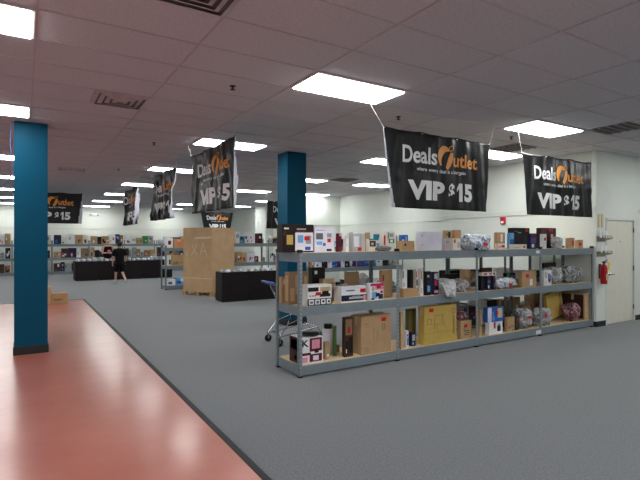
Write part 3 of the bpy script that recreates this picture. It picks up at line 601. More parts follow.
pc('kraft carton with red sticker right of golden carton', 458, 471.5, 321, 5.06, .28, ZL, 'kraft', group=gl, dec=((.3,.5,.34,.65,'dark'),(.3,.3,.85,.33,'dark'),(.3,.42,.8,.46,'dark'),(.3,.2,.75,.23,'dark')), stick=(.45,.72,.07,.05))
pbag('dark pink wrapped pack lying on the kraft carton', 459, 471, 312, 5.12, .2, hI+.001, BAGP, seed=41, group=gl)
# -- bottom, bay three
o = pc('pale upright board leaning right of second bay post', 478, 481.5, 309.5, 5.06, .4, ZL, 'palekraft', group=gl)
hJ = zat(493, 322, 5.05)
pc('white carton with black picture beneath blue and white carton', 486, 502.5, 322, 5.05, .26, ZL, 'white', group=gl, dec=((.6,.2,.85,.65,'dark'),(.68,.6,.8,.8,'midgrey')), stick=(.4,.72,.04,.1))
pc('blue and white carton stacked on the white carton', 484, 503.5, 307.5, 5.04, .27, hJ+.001, 'blue', group=gl, dec=((.0,0,.24,1,'lavender'),(.62,.25,.92,.9,'tan'),(.3,.1,.36,.7,'sky'),(.4,.1,.44,.4,'sky')), stick=(.56,.62,.06,.06))
pc('kraft box with small print before dark green pack', 505, 514.5, 317.5, 5.05, .16, ZL, 'kraft', group=gl, dec=((.1,.22,.4,.38,'darkkraft'),(.5,.3,.9,.42,'darkkraft'),(.7,.06,.85,.14,'dark')))
pbag('dark green and black pack behind the small printed kraft box', 504, 514, 307, 5.33, .22, ZL, BAGK, seed=52, group=gl)
pbag('black strapped pack with red sticker beside grey bagged pack', 515.6, 522, 311, 5.04, .2, ZL, BAGK, seed=54, stick=(.0,.17,.04,.06), group=gl)
pbag('grey backpack in clear plastic left of third bay post', 523, 536, 308, 5.02, .3, ZL, BAGG, seed=56, stick=(.0,.2,.08,.05), group=gl)
pc('kraft carton in shadow behind the grey bagged backpack', 519, 530, 305, 5.47, .08, ZL, 'darkkraft', group=gl)
# -- bottom, bay four
pbag('clear plastic bag with red sticker right of third bay post', 540.5, 555, 308, 5.02, .26, ZL, BAGG, seed=61, stick=(-.05,.19,.07,.07), group=gl)
xg0 = xat(556, 5.32)
o = carton('flat golden kraft carton leaning sideways in the fourth bay', xg0-.24, xg0+.24, 5.30, .07, ZL+.06, .50, 'gold', lean=R(-14), group=gl, dec=((.84,.1,.9,.9,'darkkraft'),(.75,.2,.78,.5,'darkkraft')))
pbag('pink and black patterned bag in the fourth bay', 572, 583.5, 303.5, 5.02, .24, ZL, BAGP, seed=66, group=gl)
pc('upright kraft carton with left side painted shade-dark, ending the bottom shelf', 584.3, 589, 294, 5.045, .46, ZL, 'kraft', front=True, group=gl, dec=((.2,.1,.5,.9,'palekraft'),), side=((0.04,.04,.96,.96,'brown'),))  # brown over the left side is its shade put into the colour

# ------------------------------------------------------------------ filler goods for the distant racks: every item its own object
RG = random.Random(5)
COLW = [('white',14),('lavender',9),('offwhite',6),('kraft',6),('darkkraft',3),('palekraft',4),('black',3),('navy',3),('blue',2),('sky',2),('red',2),('maroon',2),('brown',3),('grey',3),('silver',3),('pink',1),('green',1),('purple',1),('teal',1)]
NAMEC = dict(white='white', lavender='pale lilac', offwhite='cream', kraft='tan cardboard', darkkraft='brown cardboard', palekraft='light cardboard', black='black', navy='navy', blue='blue', sky='light blue', red='red', maroon='maroon', brown='dark brown', grey='grey', silver='silver', pink='pink', green='green', purple='purple', teal='teal')
def wchoice(lst):
    s = sum(q for _, q in lst); r = RG.random()*s
    for k, q in lst:
        r -= q
        if r <= 0: return k
    return lst[-1][0]
def fill(x0, x1, yf, depth, z, zmax, where, group, hmin=.12, hmax=.34, wmin=.12, wmax=.34, cols=COLW, skip=.08, bagp=.14):
    x = x0+.02; n = 0
    while x < x1-wmin:
        wd = min(RG.uniform(wmin, wmax), x1-x-.01); h = min(RG.uniform(hmin, hmax), zmax-z-.03); d = min(depth-.04, RG.uniform(.16, .3)); c = wchoice(cols); y = yf+RG.uniform(.01, .06)
        if RG.random() < bagp:
            mt = RG.choice([BAGW, BAGB, BAGG, BAGD])
            bag('%s bag, %s %s' % ({BAGW:'white plastic', BAGB:'bluish plastic', BAGG:'grey plastic', BAGD:'black and white'}[mt], ORD[n], where), x+wd/2, y+d/2, z, wd*.9, d*.9, h*.8, mt, seed=RG.random()*40, group=group)
        else:
            dec = []
            for _ in range(RG.randint(1, 4)):
                u = RG.uniform(.05, .6); v = RG.uniform(.08, .6); dec.append((u, v, min(.97, u+RG.uniform(.15, .4)), min(.95, v+RG.uniform(.12, .35)), RG.choice(['white','red','navy','sky','black','lavender','tan','maroon','grey','blue','pink'] if c not in ('kraft','darkkraft','palekraft') else ['darkkraft','white','red','dark'])))
            carton('%s box, %s %s' % (NAMEC[c], ORD[n], where), x, x+wd, y, d, z, h, c, dec=dec, group=group)
        n += 1; x += wd+RG.uniform(.006, .014)
        if RG.random() < skip: x += RG.uniform(.05, .2)
LV = {0:'bottom', 1:'middle', 2:'top'}
# far wall run
FX = [-.45-1.62, -.45, 1.17, 2.79, 4.41, 6.03, 7.65]; FY0, FY1 = 26.15, 26.75; FL = (.14, .80, 1.46)
rack('storage_rack', 'long grey rack along the far cream wall behind the people', FX, FY0, FY1, FL, H=1.62, slots=False)
BN = ['outer left','first','second','third','fourth','fifth']
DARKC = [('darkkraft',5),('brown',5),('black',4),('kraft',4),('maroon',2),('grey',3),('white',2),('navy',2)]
for i in range(6):
    for lv, z in enumerate(FL):
        if i == 0 and lv != 2 and False: continue
        zm = FL[lv+1]-.13 if lv < 2 else 2.2
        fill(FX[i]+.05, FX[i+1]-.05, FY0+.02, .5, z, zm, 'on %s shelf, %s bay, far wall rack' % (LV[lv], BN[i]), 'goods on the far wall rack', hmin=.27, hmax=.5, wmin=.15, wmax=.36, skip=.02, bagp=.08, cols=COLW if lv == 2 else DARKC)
# rack right of the tall carton
MX = [5.62, 7.24, 8.84]; MY0, MY1 = 15.05, 15.62; ML = (.14, .90, 1.55)
rack('storage_rack', 'grey rack between the tall carton and second teal column', MX, MY0, MY1, ML, H=1.63, slots=False)
for i in range(2):
    for lv, z in enumerate(ML):
        fill(MX[i]+(.45 if (i, lv) == (0, 1) else .05), MX[i+1]-.05, MY0+.02, .5, z, ML[lv+1]-.13 if lv < 2 else 2.1, 'on %s shelf, %s bay, rack behind near bins' % (LV[lv], ('left','right')[i]), 'goods on the rack behind the small dark bins', hmin=.16, hmax=.42, wmin=.08, wmax=.22, bagp=.2)
# rack behind the front rack's first two bays
NX = [6.6, 8.4, 10.2]; NY0, NY1 = 11.45, 12.05; NL = (.14, .86, 1.47)
rack('storage_rack', 'grey rack by the right wall, seen through the foreground rack', NX, NY0, NY1, NL, H=1.5, slots=False)
for i in range(2):
    for lv, z in enumerate(NL):
        fill(NX[i]+.05, NX[i+1]-.05, NY0+.02, .5, z, NL[lv+1]-.13 if lv < 2 else 1.9, 'on %s shelf, %s bay, right wall rack' % (LV[lv], ('left','right')[i]), 'goods on the right wall rack', hmin=.16, hmax=.34, wmin=.1, wmax=.26, cols=[('white',6),('lavender',5),('sky',3),('blue',3),('purple',2),('kraft',3),('black',3)] , bagp=.25)
# back-to-back rack
for i, (xa, xb) in enumerate(((6.18, 7.57), (7.68, 9.12))):
    for lv, z in enumerate((.14, .92)):
        fill(xa, xb, 5.76, .48, z, (.92, 1.47)[lv]-.13, 'on %s shelf, %s bay, rack behind third bay' % (('lower','middle')[lv], ('left','right')[i]), 'goods on the rack behind the third bay',
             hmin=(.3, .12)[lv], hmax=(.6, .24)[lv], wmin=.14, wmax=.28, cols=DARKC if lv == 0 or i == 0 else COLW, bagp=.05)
# low rack left of the tall carton
rack('storage_rack', 'small grey rack with blue packs on its bottom shelf, left of tall carton', [4.02, 5.1], 16.15, 16.75, (.14, .80, 1.40), H=1.45, slots=False)
gs = 'goods on the small rack by the tall carton'
for q, (xx, wd, h, c, lab) in enumerate(((4.08,.26,.2,'white','white pack on the bottom of small rack, left of blue packs'), (4.36,.3,.24,'sky','light blue pack on the bottom shelf of the small rack'), (4.68,.2,.2,'lavender','pale pack right of the light blue pack on small rack'))):
    carton(lab, xx, xx+wd, 16.19, .3, .14, h, c, dec=((.1,.2,.6,.6,'blue'),(.5,.5,.9,.9,'white')), group=gs)
carton('wide brown carton on the middle shelf of the small rack', 4.22, 4.78, 16.19, .4, .80, .34, 'kraft', dec=((.1,.1,.4,.4,'darkkraft'),(.5,.2,.8,.3,'darkkraft')), group=gs)
carton('white box on the middle shelf of small rack, left end', 4.06, 4.2, 16.19, .3, .80, .34, 'white', dec=((.5,.1,.9,.6,'black'),), group=gs)
carton('narrow dark box on the middle shelf of small rack', 4.82, 4.95, 16.19, .3, .80, .3, 'dark', group=gs)
carton('orange printed kraft box on top of the small rack', 4.3, 4.75, 16.2, .3, 1.40, .3, 'kraft', dec=((.1,.3,.9,.6,'orange'),(.2,.65,.5,.9,'pink')), group=gs)
carton('white printed box on top of small rack, left end', 4.06, 4.26, 16.2, .3, 1.40, .34, 'white', dec=((.2,.3,.7,.7,'maroon'),), group=gs)

# ------------------------------------------------------------------ dark display bins with goods
BIN = mat('dark_brown_panel', (24,17,18), rough=.5, spec=.25, var=.15, scale=5)
def bins(xs, y0, d, h, label_f, where, group, goods):
    for i in range(len(xs)-1):
        a, c = xs[i], xs[i+1]; W = c-a-.012
        t = thing('display_bin', label_f(i), 'display bin', ((a+c)/2, y0+d/2, 0), group=group)
        b = MB(); b.box(-W/2, W/2, -d/2, -d/2+.02, .03, h, BIN); b.build('front_panel', t, bevel=.004)
        b = MB(); b.box(-W/2, W/2, d/2-.02, d/2, .03, h, BIN); b.build('back_panel', t)
        for s in (-1, 1): b = MB(); b.box(min(s*W/2, s*(W/2-.02)), max(s*W/2, s*(W/2-.02)), -d/2+.021, d/2-.021, .03, h, BIN); b.build('side_panel', t, bevel=.003)
        b = MB(); b.box(-W/2+.021, W/2-.021, -d/2+.021, d/2-.021, h-.10, h-.08, BIN); b.build('tray', t)
        b = MB(); b.box(-W/2+.03, W/2-.03, -d/2+.03, d/2-.03, 0, .03, BASE); b.build('plinth', t)
        goods(i, a+.03, c-.03, y0+.04, d-.08, h-.08, where(i))
def bin_goods(n, mts, hmin, hmax, group):
    def g(i, x0, x1, y0, d, z, where):
        for k in range(n):
            wd = (x1-x0)/n; m = RG.choice(mts)
            nm = {BAGW:'white plastic packet', BAGB:'bluish white packet', BAGG:'grey plastic packet', BAGD:'black and white packet'}[m]
            bag('%s, %s from left in %s' % (nm, ORD[k], where), x0+wd*(k+.5), y0+d*RG.uniform(.3, .5), z, wd*.95, min(.4, d*.7), RG.uniform(hmin, hmax), m, seed=RG.random()*50, name='packet', cat='packet', group=group)
    return g
TX1 = [1.75, 2.63, 3.50, 4.36, 5.06, 5.62]
bins(TX1, 21.45, .8, .79, lambda i: 'dark brown display bin, %s from the left in the far row' % ORD[i], lambda i: 'the %s bin of the far row' % ORD[i], 'dark display bins in the far row', bin_goods(4, [BAGW, BAGW, BAGB, BAGG], .15, .26, 'packets in the far display bins'))
TX2 = [4.46, 5.27, 6.16]
bins(TX2, 12.10, .5, .80, lambda i: ('nearer dark bin beside the tall carton, left one', 'nearer dark bin ending behind the shopping cart, right one')[i], lambda i: 'the %s near bin' % ('left','right')[i], 'dark display bins beside the tall carton', bin_goods(5, [BAGW, BAGB, BAGG, BAGW], .11, .17, 'packets in the near display bins'))
b = MB(); bag('black carrier bag standing behind the near dark bins', 5.75, 13.25, 0, .3, .25, .4, mat('black_bag', (30,26,26), .4), seed=3)
bag('brown paper bag on the middle shelf just right of the tall carton', 5.84, 15.3, .90, .36, .3, .48, mat('brown_bag', (74,48,30), .7, var=.2), seed=18)

# ------------------------------------------------------------------ tall carton on a pallet
def pal_carton():
    px, py = 4.70, 13.30
    u = (212.5-320)/FPX; dd = CAMH*FPX/(297.0-240)
    N = Vector((FW[0]*dd+RT[0]*dd*u, FW[1]*dd+RT[1]*dd*u, 0))
    L = Vector((-RT[0]*.89+FW[0]*.455, -RT[1]*.89+FW[1]*.455, 0)).normalized()   # along the left face
    rz = math.atan2(L.y, L.x)+PI                                                # local +x runs from the left corner to the near corner
    w1, w2 = 1.14, 1.06
    Bk = Vector((-math.sin(rz), math.cos(rz), 0))
    c = N+L*w1/2+Bk*w2/2
    wood = mat('pallet_wood', (186,150,104), .8, var=.2, scale=12)
    t = thing('wooden_pallet', 'wooden pallet on the carpet under the tall brown carton', 'pallet', (c.x, c.y, 0), rz)
    for k in range(3):
        y = -w2/2+.05+(w2-.1)*k/2; b = MB(); b.box(-w1/2, w1/2, y-.05, y+.05, 0, .018, wood); b.build('bottom_board', t)
        for q in range(3):
            x = -w1/2+.06+(w1-.12)*q/2; b = MB(); b.box(x-.06, x+.06, y-.05, y+.05, .019, .095, wood); b.build('block', t)
    for k in range(7):
        x = -w1/2+.05+(w1-.1)*k/6; b = MB(); b.box(x-.05, x+.05, -w2/2, w2/2, .096, .115, wood); b.build('top_board', t)
    KB = mat('bulk_carton_kraft', (196,162,122), .75, var=.08, scale=4); KT = mat('bulk_carton_tape', (222,202,172), .35)
    h = 1.91; b = MB(); b.box(-w1/2+.01, w1/2-.01, -w2/2+.01, w2/2-.01, 0, h, KB)
    o = b.build('bulk_carton', loc=(c.x, c.y, .117), rotz=rz, bevel=.008); tag(o, 'tall brown bulk carton standing on a wooden pallet', 'carton')
    b = MB()
    W = w1/2-.01; y = -w2/2+.01-.002
    def stroke(x0, z0, x1, z1, wd=.02):
        p = Vector((x0, 0, z0)); q = Vector((x1, 0, z1)); n = (q-p).normalized().cross(Vector((0,1,0)))*wd/2
        b.add([(v.x, y, v.z) for v in (p-n, p+n, q+n, q-n)]+[(v.x, y+.002, v.z) for v in (p-n, p+n, q+n, q-n)], [(0,1,2,3),(4,5,6,7),(0,1,5,4),(2,3,7,6)], KT)
    stroke(-.22, 1.40, -.02, 1.10); stroke(-.02, 1.42, -.24, 1.08); stroke(.10, 1.10, .20, 1.44); stroke(.20, 1.44, .36, 1.08); stroke(.14, 1.22, .32, 1.20)
    stroke(-.10, 1.60, .62-.1, 1.62, .06); stroke(-.5, 1.2, -.38, 1.06, .015); stroke(-.38, 1.24, -.44, 1.05, .015)
    b.build('scrawled_mark', o)
    b2 = MB(); b2.box(-W, W, y-.001, y+.001, .40, .415, KT); b2.build('fold_line', o)
    b = MB(); b.box(-w1/2+.01, w1/2-.01, -.03, .03, h+.0005, h+.002, KT); b.build('packing_tape', o)
pal_carton()

# ------------------------------------------------------------------ small cartons at the back edge of the red floor
carton('low open kraft carton on the red floor beside teal column', .62, .98, 14.05, .3, .007, .27, 'kraft', dec=((.1,.3,.7,.5,'darkkraft'),))
carton('taller pale kraft carton between low carton and teal column', .44, .61, 14.1, .3, .007, .44, 'palekraft')
# dark wooden thing entering the frame at the right edge
t = thing('wooden_skid', 'dark wooden skid cut off by the right edge of the view', 'skid', (4.60, 1.80, 0), R(-8))
wd = mat('dark_skid_wood', (72,52,44), .8, var=.25, scale=20)
b = MB(); b.box(-.22, .22, -.12, .12, .04, .10, wd); b.build('board', t, bevel=.004)
for s in (-1, 1): b = MB(); b.box(s*.18-.04, s*.18+.04, -.11, .11, 0, .039, wd); b.build('runner', t)
b = MB(); b.box(-.2, .2, -.1, .1, .1005, .106, P('silver')); b.build('paper_sheet', t)

# ------------------------------------------------------------------ shopping cart behind the rack
def cart():
    t = thing('shopping_cart', 'shopping cart with blue handle behind the left end of the rack', 'shopping cart', (3.39, 6.85, 0), R(-2))
    hw = .22; zt = .98; BL = mat('cart_blue', (50,80,170), .4)
    b = MB()                                   # wire basket, rear (handle) at x = 0, front at x = .85
    def ring(z, x0, x1, w0, w1): b.tube([(x0,-w0,z),(x1,-w1,z),(x1,w1,z),(x0,w0,z),(x0,-w0,z)], .006, CHROME, 6)
    ring(.94, .04, .88, hw, hw*.85); ring(.78, .09, .84, hw*.93, hw*.8); ring(.62, .14, .80, hw*.88, hw*.74); ring(.52, .18, .77, hw*.84, hw*.7)
    for k in range(12):
        q = k/11; xt = .04+.84*q; xb = .18+.59*q; wt = hw*(1-.15*q); wb = hw*(.84-.14*q)
        for s in (-1, 1): b.tube([(xt, s*wt, .94), (xb, s*wb, .52)], .003, CHROME, 5)
        b.tube([(xb, -wb, .52), (xb, wb, .52)], .003, CHROME, 5)
    for k in range(7):
        q = -1+2*k/6
        b.tube([(.04, q*hw, .94), (.18, q*hw*.84, .52)], .003, CHROME, 5); b.tube([(.88, q*hw*.85, .94), (.77, q*hw*.7, .52)], .003, CHROME, 5)
    b.build('wire_basket', t)
    b = MB()
    for s in (-1, 1):
        b.tube([(-.10, s*hw, zt+.01), (.02, s*hw, .95), (.22, s*hw*.9, .50), (.14, s*hw, .33), (.0, s*hw, .14)], .011, CHROME, 8)
        b.tube([(.0, s*hw, .15), (.70, s*hw*.8, .24), (.78, s*hw*.75, .14)], .010, CHROME, 8)
        b.tube([(.14, s*hw, .33), (.66, s*hw*.8, .50)], .008, CHROME, 8)
    for x, z in ((.05,.16), (.35,.19), (.7,.24)): b.tube([(x, -hw*.9, z), (x, hw*.9, z)], .007, CHROME, 8)
    b.build('undercarriage', t)
    b = MB(); b.tube([(-.10, -hw-.01, zt+.01), (-.10, hw+.01, zt+.01)], .017, BL, 10); b.build('push_handle', t)
    b = MB(); b.box(-.06, .02, -hw, hw, .95, .965, BL); b.build('child_seat_flap', t)
    for x, s in ((0,-1), (0,1), (.78,-1), (.78,1)):
        y = s*hw*(1 if x == 0 else .75)
        b = MB(); b.lathe([(.02,-.014),(.055,-.014),(.06,-.008),(.06,.008),(.055,.014),(.02,.014)], BLACKP, (x, y, .061), 20, 'y'); wh = b.build('wheel', t)
        b = MB()
        for q in (-.02, .02): b.box(x-.012, x+.012, y+q-.003, y+q+.003, .055, .15, CHROME)
        b.box(x-.012, x+.012, y-.023, y+.023, .146, .152, CHROME); b.build('caster_fork', wh)
cart()

# ------------------------------------------------------------------ fittings on the walls
t = thing('wall_organizer', 'wire card holder with beige strips beside the white door', 'organizer', (9.46, YBW, 1.5))
BEI = mat('beige_strip', (214,196,150), .5); WIRE = mat('khaki_wire', (132,128,112), .4, metal=.4)
for x in (-.09, .03):
    b = MB(); b.box(x-.032, x+.032, -.012, -.001, .40, .66, BEI)
    for z in (.42,.48,.54,.60): b.box(x-.02, x+.02, -.013, -.012, z, z+.035, P('tan'))
    b.build('beige_strip', t)
for z in (-.10, .19):
    b = MB()
    b.box(-.16, .14, -.008, -.001, z-.06, z+.04, WIRE)
    for k in range(6): x = -.15+.058*k; b.tube([(x, -.005, z+.03), (x, -.10, z), (x, -.11, z+.05)], .004, WIRE, 6)
    for zz, yy in ((z, -.10), (z+.05, -.11), (z+.03,-.006)): b.tube([(-.16, yy, zz), (.16, yy, zz)], .005, WIRE, 6)
    b.tube([(.14,-.005,z-.03),(.24,-.09,z)], .008, WIRE, 6); b.tube([(.16,-.11,z+.05),(.24,-.09,z)], .006, WIRE, 6)
    b.build('wire_tray', t)
    for x in ((-.12, .0, .10) if z > .05 else (-.08, .06)):
        b = MB(); b.box(x-.035, x+.035, -.06, -.055, z+.01, z+.15, P('white')); b.build('white_card', t)
t = thing('fire_extinguisher', 'red fire extinguisher with yellow tag hung beside the white door', 'fire extinguisher', (9.40, YBW-.085, .82))
RD = mat('extinguisher_red', (186,20,36), .3)
b = MB(); b.lathe([(.05,0),(.06,.01),(.062,.3),(.05,.35),(.022,.375),(.022,.40)], RD, n=22); b.build('cylinder', t)
b = MB(); b.box(-.02, .02, -.02, .02, .40, .43, BLACKP); b.tube([(-.0,0,.43),(.09,-.02,.46)], .008, BLACKP); b.tube([(0,0,.41),(.08,-.02,.42)], .007, BLACKP); b.build('valve_handle', t)
b = MB(); b.tube([(-.01,-.02,.41),(-.05,-.03,.40),(-.068,-.03,.32),(-.066,-.03,.2)], .007, BLACKP); b.build('hose', t)
b = MB(); b.box(.055, .12, -.045, -.042, .27, .42, P('yellow')); b.build('yellow_tag', t)
b = MB(); b.box(-.04, .04, -.0645, -.062, .08, .2, P('tan')); b.build('instruction_label', t)
b = MB(); b.box(-.03, .03, .062, .084, .1, .38, STEELD); b.build('wall_bracket', t)
t = thing('fire_alarm', 'red fire alarm horn on the cream side wall above the rack', 'fire alarm', (XA, 7.02, 2.10))
b = MB(); b.box(-.05, -.001, -.06, .06, -.08, .08, RD); b.build('housing', t, bevel=.006)
b = MB(); b.box(-.058, -.0505, -.035, .035, -.06, -.01, P('white')); b.build('strobe_lens', t)
t = thing('emergency_light', 'white twin head emergency light on far wall right of the banner', 'emergency light', (3.15, Y_B, 2.98))
b = MB(); b.box(-.12, .12, -.07, -.001, -.06, .05, P('white')); b.build('case', t, bevel=.01)
for s in (-1, 1): b = MB(); b.lathe([(.02,0),(.06,-.05),(.055,-.055)], P('silver'), (s*.17, -.03, .0), 14, 'y'); b.tube([(s*.11,-.03,0),(s*.17,-.03,0)], .012, P('white')); b.build('lamp_head', t)

# ------------------------------------------------------------------ people
SKIN = mat('skin', (206,156,132), .5, var=.06); SHIRT = mat('black_cotton', (11,12,14), .85, var=.2, spec=.2, bump=.3, bscale=12); HAIR = mat('black_hair', (16,14,14), .5, bump=.6, bscale=60)
SHOE = mat('white_shoe', (222,222,224), .5); SHORTS = mat('black_shorts', (10,11,13), .85, spec=.2, var=.2)
def skin_mesh(name, parent, joints, edges, mt, sub=2, root=0):
    """continuous tapering surface grown round a skeleton: joints = {key: (position, radius)}"""
    keys = list(joints); me = bpy.data.meshes.new(name); me.from_pydata([joints[k][0] for k in keys], [(keys.index(a), keys.index(c)) for a, c in edges], []); me.materials.append(mt)
    o = bpy.data.objects.new(name, me); C.objects.link(o)
    if parent: o.parent = parent
    sk = o.modifiers.new('skin', 'SKIN'); sk.use_smooth_shade = True
    if not me.skin_vertices: me.skin_vertices.new()
    for i, k in enumerate(keys):
        r = joints[k][1]; me.skin_vertices[0].data[i].radius = r if isinstance(r, tuple) else (r, r); me.skin_vertices[0].data[i].use_root = (i == root)
    sk.branch_smoothing = .3
    s = o.modifiers.new('sub', 'SUBSURF'); s.levels = sub; s.render_levels = sub
    return o
def hand(J, E, key, wrist, d, side, curl):
    """palm and five fingers; d = pointing direction, side = direction of the thumb, curl = direction the fingers bend to"""
    d = Vector(d).normalized(); side = Vector(side).normalized(); curl = Vector(curl).normalized(); p = Vector(wrist)
    J[key+'palm'] = (tuple(p+d*.05), (.030, .016)); E.append((key+'wrist', key+'palm'))
    for k, (o, L) in enumerate(((.026, .072), (.009, .08), (-.009, .074), (-.026, .058))):
        a = p+d*.085+side*o; m = a+d*L*.5+curl*.012; e = a+d*L*.8+curl*.035
        J['%sf%da' % (key, k)] = (tuple(a), .010); J['%sf%db' % (key, k)] = (tuple(m), .009); J['%sf%dc' % (key, k)] = (tuple(e), .007)
        E += [(key+'palm', '%sf%da' % (key, k)), ('%sf%da' % (key, k), '%sf%db' % (key, k)), ('%sf%db' % (key, k), '%sf%dc' % (key, k))]
    a = p+d*.035+side*.038; e = p+d*.075+side*.058+curl*.02
    J[key+'ta'] = (tuple(a), .011); J[key+'tb'] = (tuple(e), .009); E += [(key+'palm', key+'ta'), (key+'ta', key+'tb')]
def face(parent, hc, f, s, r=.1):
    """eyes, on the head centre hc, facing f, right-hand side s"""
    f = Vector(f); s = Vector(s)
    for q in (-1, 1):
        b = MB(); c = Vector(hc)+f*.088+s*q*.032+Vector((0,0,.012)); b.lathe([(.001,-.011),(.008,-.008),(.011,0),(.008,.008),(.001,.011)], P('dark'), tuple(c), 10); b.build('eye', parent)
def person_standing():
    H = 1.70; t = thing('person', 'person in black tank top holding something pink behind the far bins', 'person', (3.12, 22.55, 0), R(8))
    J = {'pelvis': ((0,0,.93), (.155,.11)), 'waist': ((0,-.005,1.06), (.14,.10)), 'chest': ((0,0,1.24), (.165,.115)), 'upper': ((0,.005,1.37), (.13,.085)), 'neck': ((0,-.01,1.45), .055), 'jaw': ((0,-.04,1.525), (.062,.07)), 'head': ((0,-.03,1.60), (.077,.095)), 'crown': ((0,-.015,1.665), (.058,.072)),
         'nose': ((0,-.145,1.575), .013)}
    E = [('pelvis','waist'),('waist','chest'),('chest','upper'),('upper','neck'),('neck','jaw'),('jaw','head'),('head','crown'),('head','nose')]
    for s, k in ((-1,'l'),(1,'r')):
        J[k+'ear'] = ((s*.088,-.02,1.585), .016); E.append(('head', k+'ear'))
        J[k+'sh'] = ((s*.185,0,1.37), .058); J[k+'el'] = ((s*.26,-.08,1.11), .043); J[k+'wrist'] = ((s*.09,-.29,1.10), .028)
        E += [('upper',k+'sh'),(k+'sh',k+'el'),(k+'el',k+'wrist')]
        hand(J, E, k, J[k+'wrist'][0], (-s*.8,-.5,.1), (0,.1,1), (-s*.1,.2,-1))
        J[k+'hip'] = ((s*.09,0,.86), .085); J[k+'kn'] = ((s*.10,-.01,.48), .055); J[k+'an'] = ((s*.10,.02,.09), .04); J[k+'toe'] = ((s*.11,-.13,.035), .032)
        E += [('pelvis',k+'hip'),(k+'hip',k+'kn'),(k+'kn',k+'an'),(k+'an',k+'toe')]
    skin_mesh('body', t, J, E, SKIN); face(t, (0,-.03,1.60), (0,-1,0), (1,0,0))
    T = {'a': ((0,0,.80), (.19,.14)), 'b': ((0,-.005,1.04), (.182,.14)), 'c': ((0,0,1.22), (.205,.155)), 'd': ((0,.002,1.33), (.16,.125)), 'l': ((-.115,.0,1.43), .055), 'r': ((.115,0,1.43), .055)}
    skin_mesh('tank_top', t, T, [('a','b'),('b','c'),('c','d'),('d','l'),('d','r')], SHIRT)
    S = {'p': ((0,0,.90), (.185,.14)), 'l': ((-.095,0,.80), .12), 'r': ((.095,0,.80), .12), 'lk': ((-.10,-.01,.48), .10), 'rk': ((.10,-.01,.48), .10)}
    skin_mesh('shorts', t, S, [('p','l'),('p','r'),('l','lk'),('r','rk')], SHORTS)
    for s in (-1, 1):
        b = MB(); b.lathe([(.045,0),(.05,.02),(.045,.07),(.03,.10)], BLACKP, (s*.10,-.01,0), 14); b.box(s*.11-.042, s*.11+.042, -.20, .0, 0, .06, BLACKP); b.build('shoe', t, bevel=.01)
    bag('pink pack held in the hands of the person in tank top', 3.11, 22.12, 1.13, .14, .09, .11, mat('pink_pack', (216,96,130), .4), seed=2, name='held_pack', cat='packet')
person_standing()
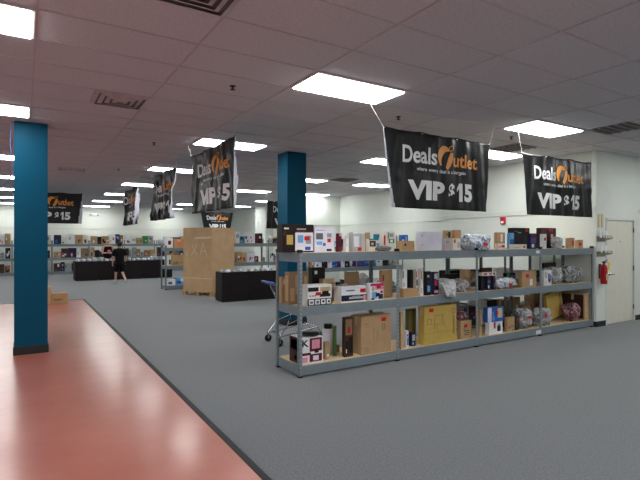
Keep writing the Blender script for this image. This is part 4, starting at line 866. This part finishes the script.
def person_walking():
    t = thing('person', 'dark haired person in black shirt and shorts walking past the bins', 'person', (3.10, 19.35, 0), R(12))   # walks towards +y of its own frame
    J = {'pelvis': ((0,0,.86), (.14,.105)), 'waist': ((0,.01,.98), (.128,.098)), 'chest': ((0,.02,1.15), (.155,.11)), 'upper': ((0,.015,1.27), (.125,.085)), 'neck': ((0,.03,1.345), .052), 'jaw': ((0,.06,1.41), (.06,.068)), 'head': ((0,.045,1.48), (.074,.092)), 'crown': ((0,.035,1.545), (.056,.07)), 'nose': ((0,.155,1.455), .013)}
    E = [('pelvis','waist'),('waist','chest'),('chest','upper'),('upper','neck'),('neck','jaw'),('jaw','head'),('head','crown'),('head','nose')]
    for s, k in ((-1,'l'),(1,'r')):
        sw = s*1.0
        J[k+'ear'] = ((s*.084,.04,1.47), .015); E.append(('head', k+'ear'))
        J[k+'sh'] = ((s*.175,.015,1.27), .054); J[k+'el'] = ((s*.22,.02-.05*sw,1.03), .04); J[k+'wrist'] = ((s*.225,.09-.02*sw,.81), .027)
        E += [('upper',k+'sh'),(k+'sh',k+'el'),(k+'el',k+'wrist')]
        hand(J, E, k, J[k+'wrist'][0], (0,.15,-1), (0,1,.1), (-s,.1,0))
    J['lhip'] = ((-.085,0,.80), .08); J['lkn'] = ((-.09,.14,.47), .053); J['lan'] = ((-.09,.20,.10), .037); J['ltoe'] = ((-.095,.33,.04), .03)      # leading leg
    J['rhip'] = ((.085,0,.80), .08); J['rkn'] = ((.085,-.03,.44), .053); J['ran'] = ((.085,-.30,.20), .037); J['rtoe'] = ((.09,-.24,.06), .03)   # trailing leg, heel lifted
    for k in 'lr': E += [('pelvis',k+'hip'),(k+'hip',k+'kn'),(k+'kn',k+'an'),(k+'an',k+'toe')]
    skin_mesh('body', t, J, E, SKIN); face(t, (0,.045,1.48), (0,1,0), (1,0,0))
    T = {'a0': ((0,0,.70), (.175,.14)), 'a': ((0,0,.82), (.185,.145)), 'b': ((0,.01,.97), (.175,.14)), 'c': ((0,.02,1.13), (.2,.15)), 'd': ((0,.015,1.26), (.185,.125)), 'e': ((0,.022,1.33), (.10,.085)), 'f': ((0,.026,1.36), (.07,.07))}
    ed = [('a0','a'),('a','b'),('b','c'),('c','d'),('d','e'),('e','f')]
    for s, k in ((-1,'l'),(1,'r')):
        T[k+'1'] = ((s*.19,.015,1.265), .085); T[k+'2'] = ((s*.22,.018-.04*s,1.04), .075); ed += [('d',k+'1'),(k+'1',k+'2')]
    skin_mesh('t_shirt', t, T, ed, SHIRT)
    S = {'p': ((0,0,.86), (.17,.135)), 'l': ((-.09,0,.76), .115), 'r': ((.09,0,.76), .115), 'lk': ((-.09,.13,.44), .10), 'rk': ((.085,-.03,.42), .10)}
    skin_mesh('shorts', t, S, [('p','l'),('p','r'),('l','lk'),('r','rk')], SHORTS)
    Hh = {'z': ((0,-.005,1.41), (.07,.05)), 'a': ((0,.0,1.46), (.10,.085)), 'b': ((0,.02,1.52), (.105,.115)), 'c': ((0,.035,1.58), (.08,.095))}
    skin_mesh('hair', t, Hh, [('z','a'),('a','b'),('b','c')], HAIR)
    F = {'h': ((-.09,.17,.05), .045), 'm': ((-.095,.27,.042), .042), 't': ((-.097,.35,.036), .036), 's': ((-.09,.19,.13), .045)}
    skin_mesh('shoe', t, F, [('h','m'),('m','t'),('h','s')], SHOE)
    F = {'h': ((.085,-.34,.17), .045), 'm': ((.09,-.285,.10), .042), 't': ((.092,-.235,.045), .036), 's': ((.085,-.285,.245), .043)}
    skin_mesh('shoe', t, F, [('h','m'),('m','t'),('h','s')], SHOE)
person_walking()
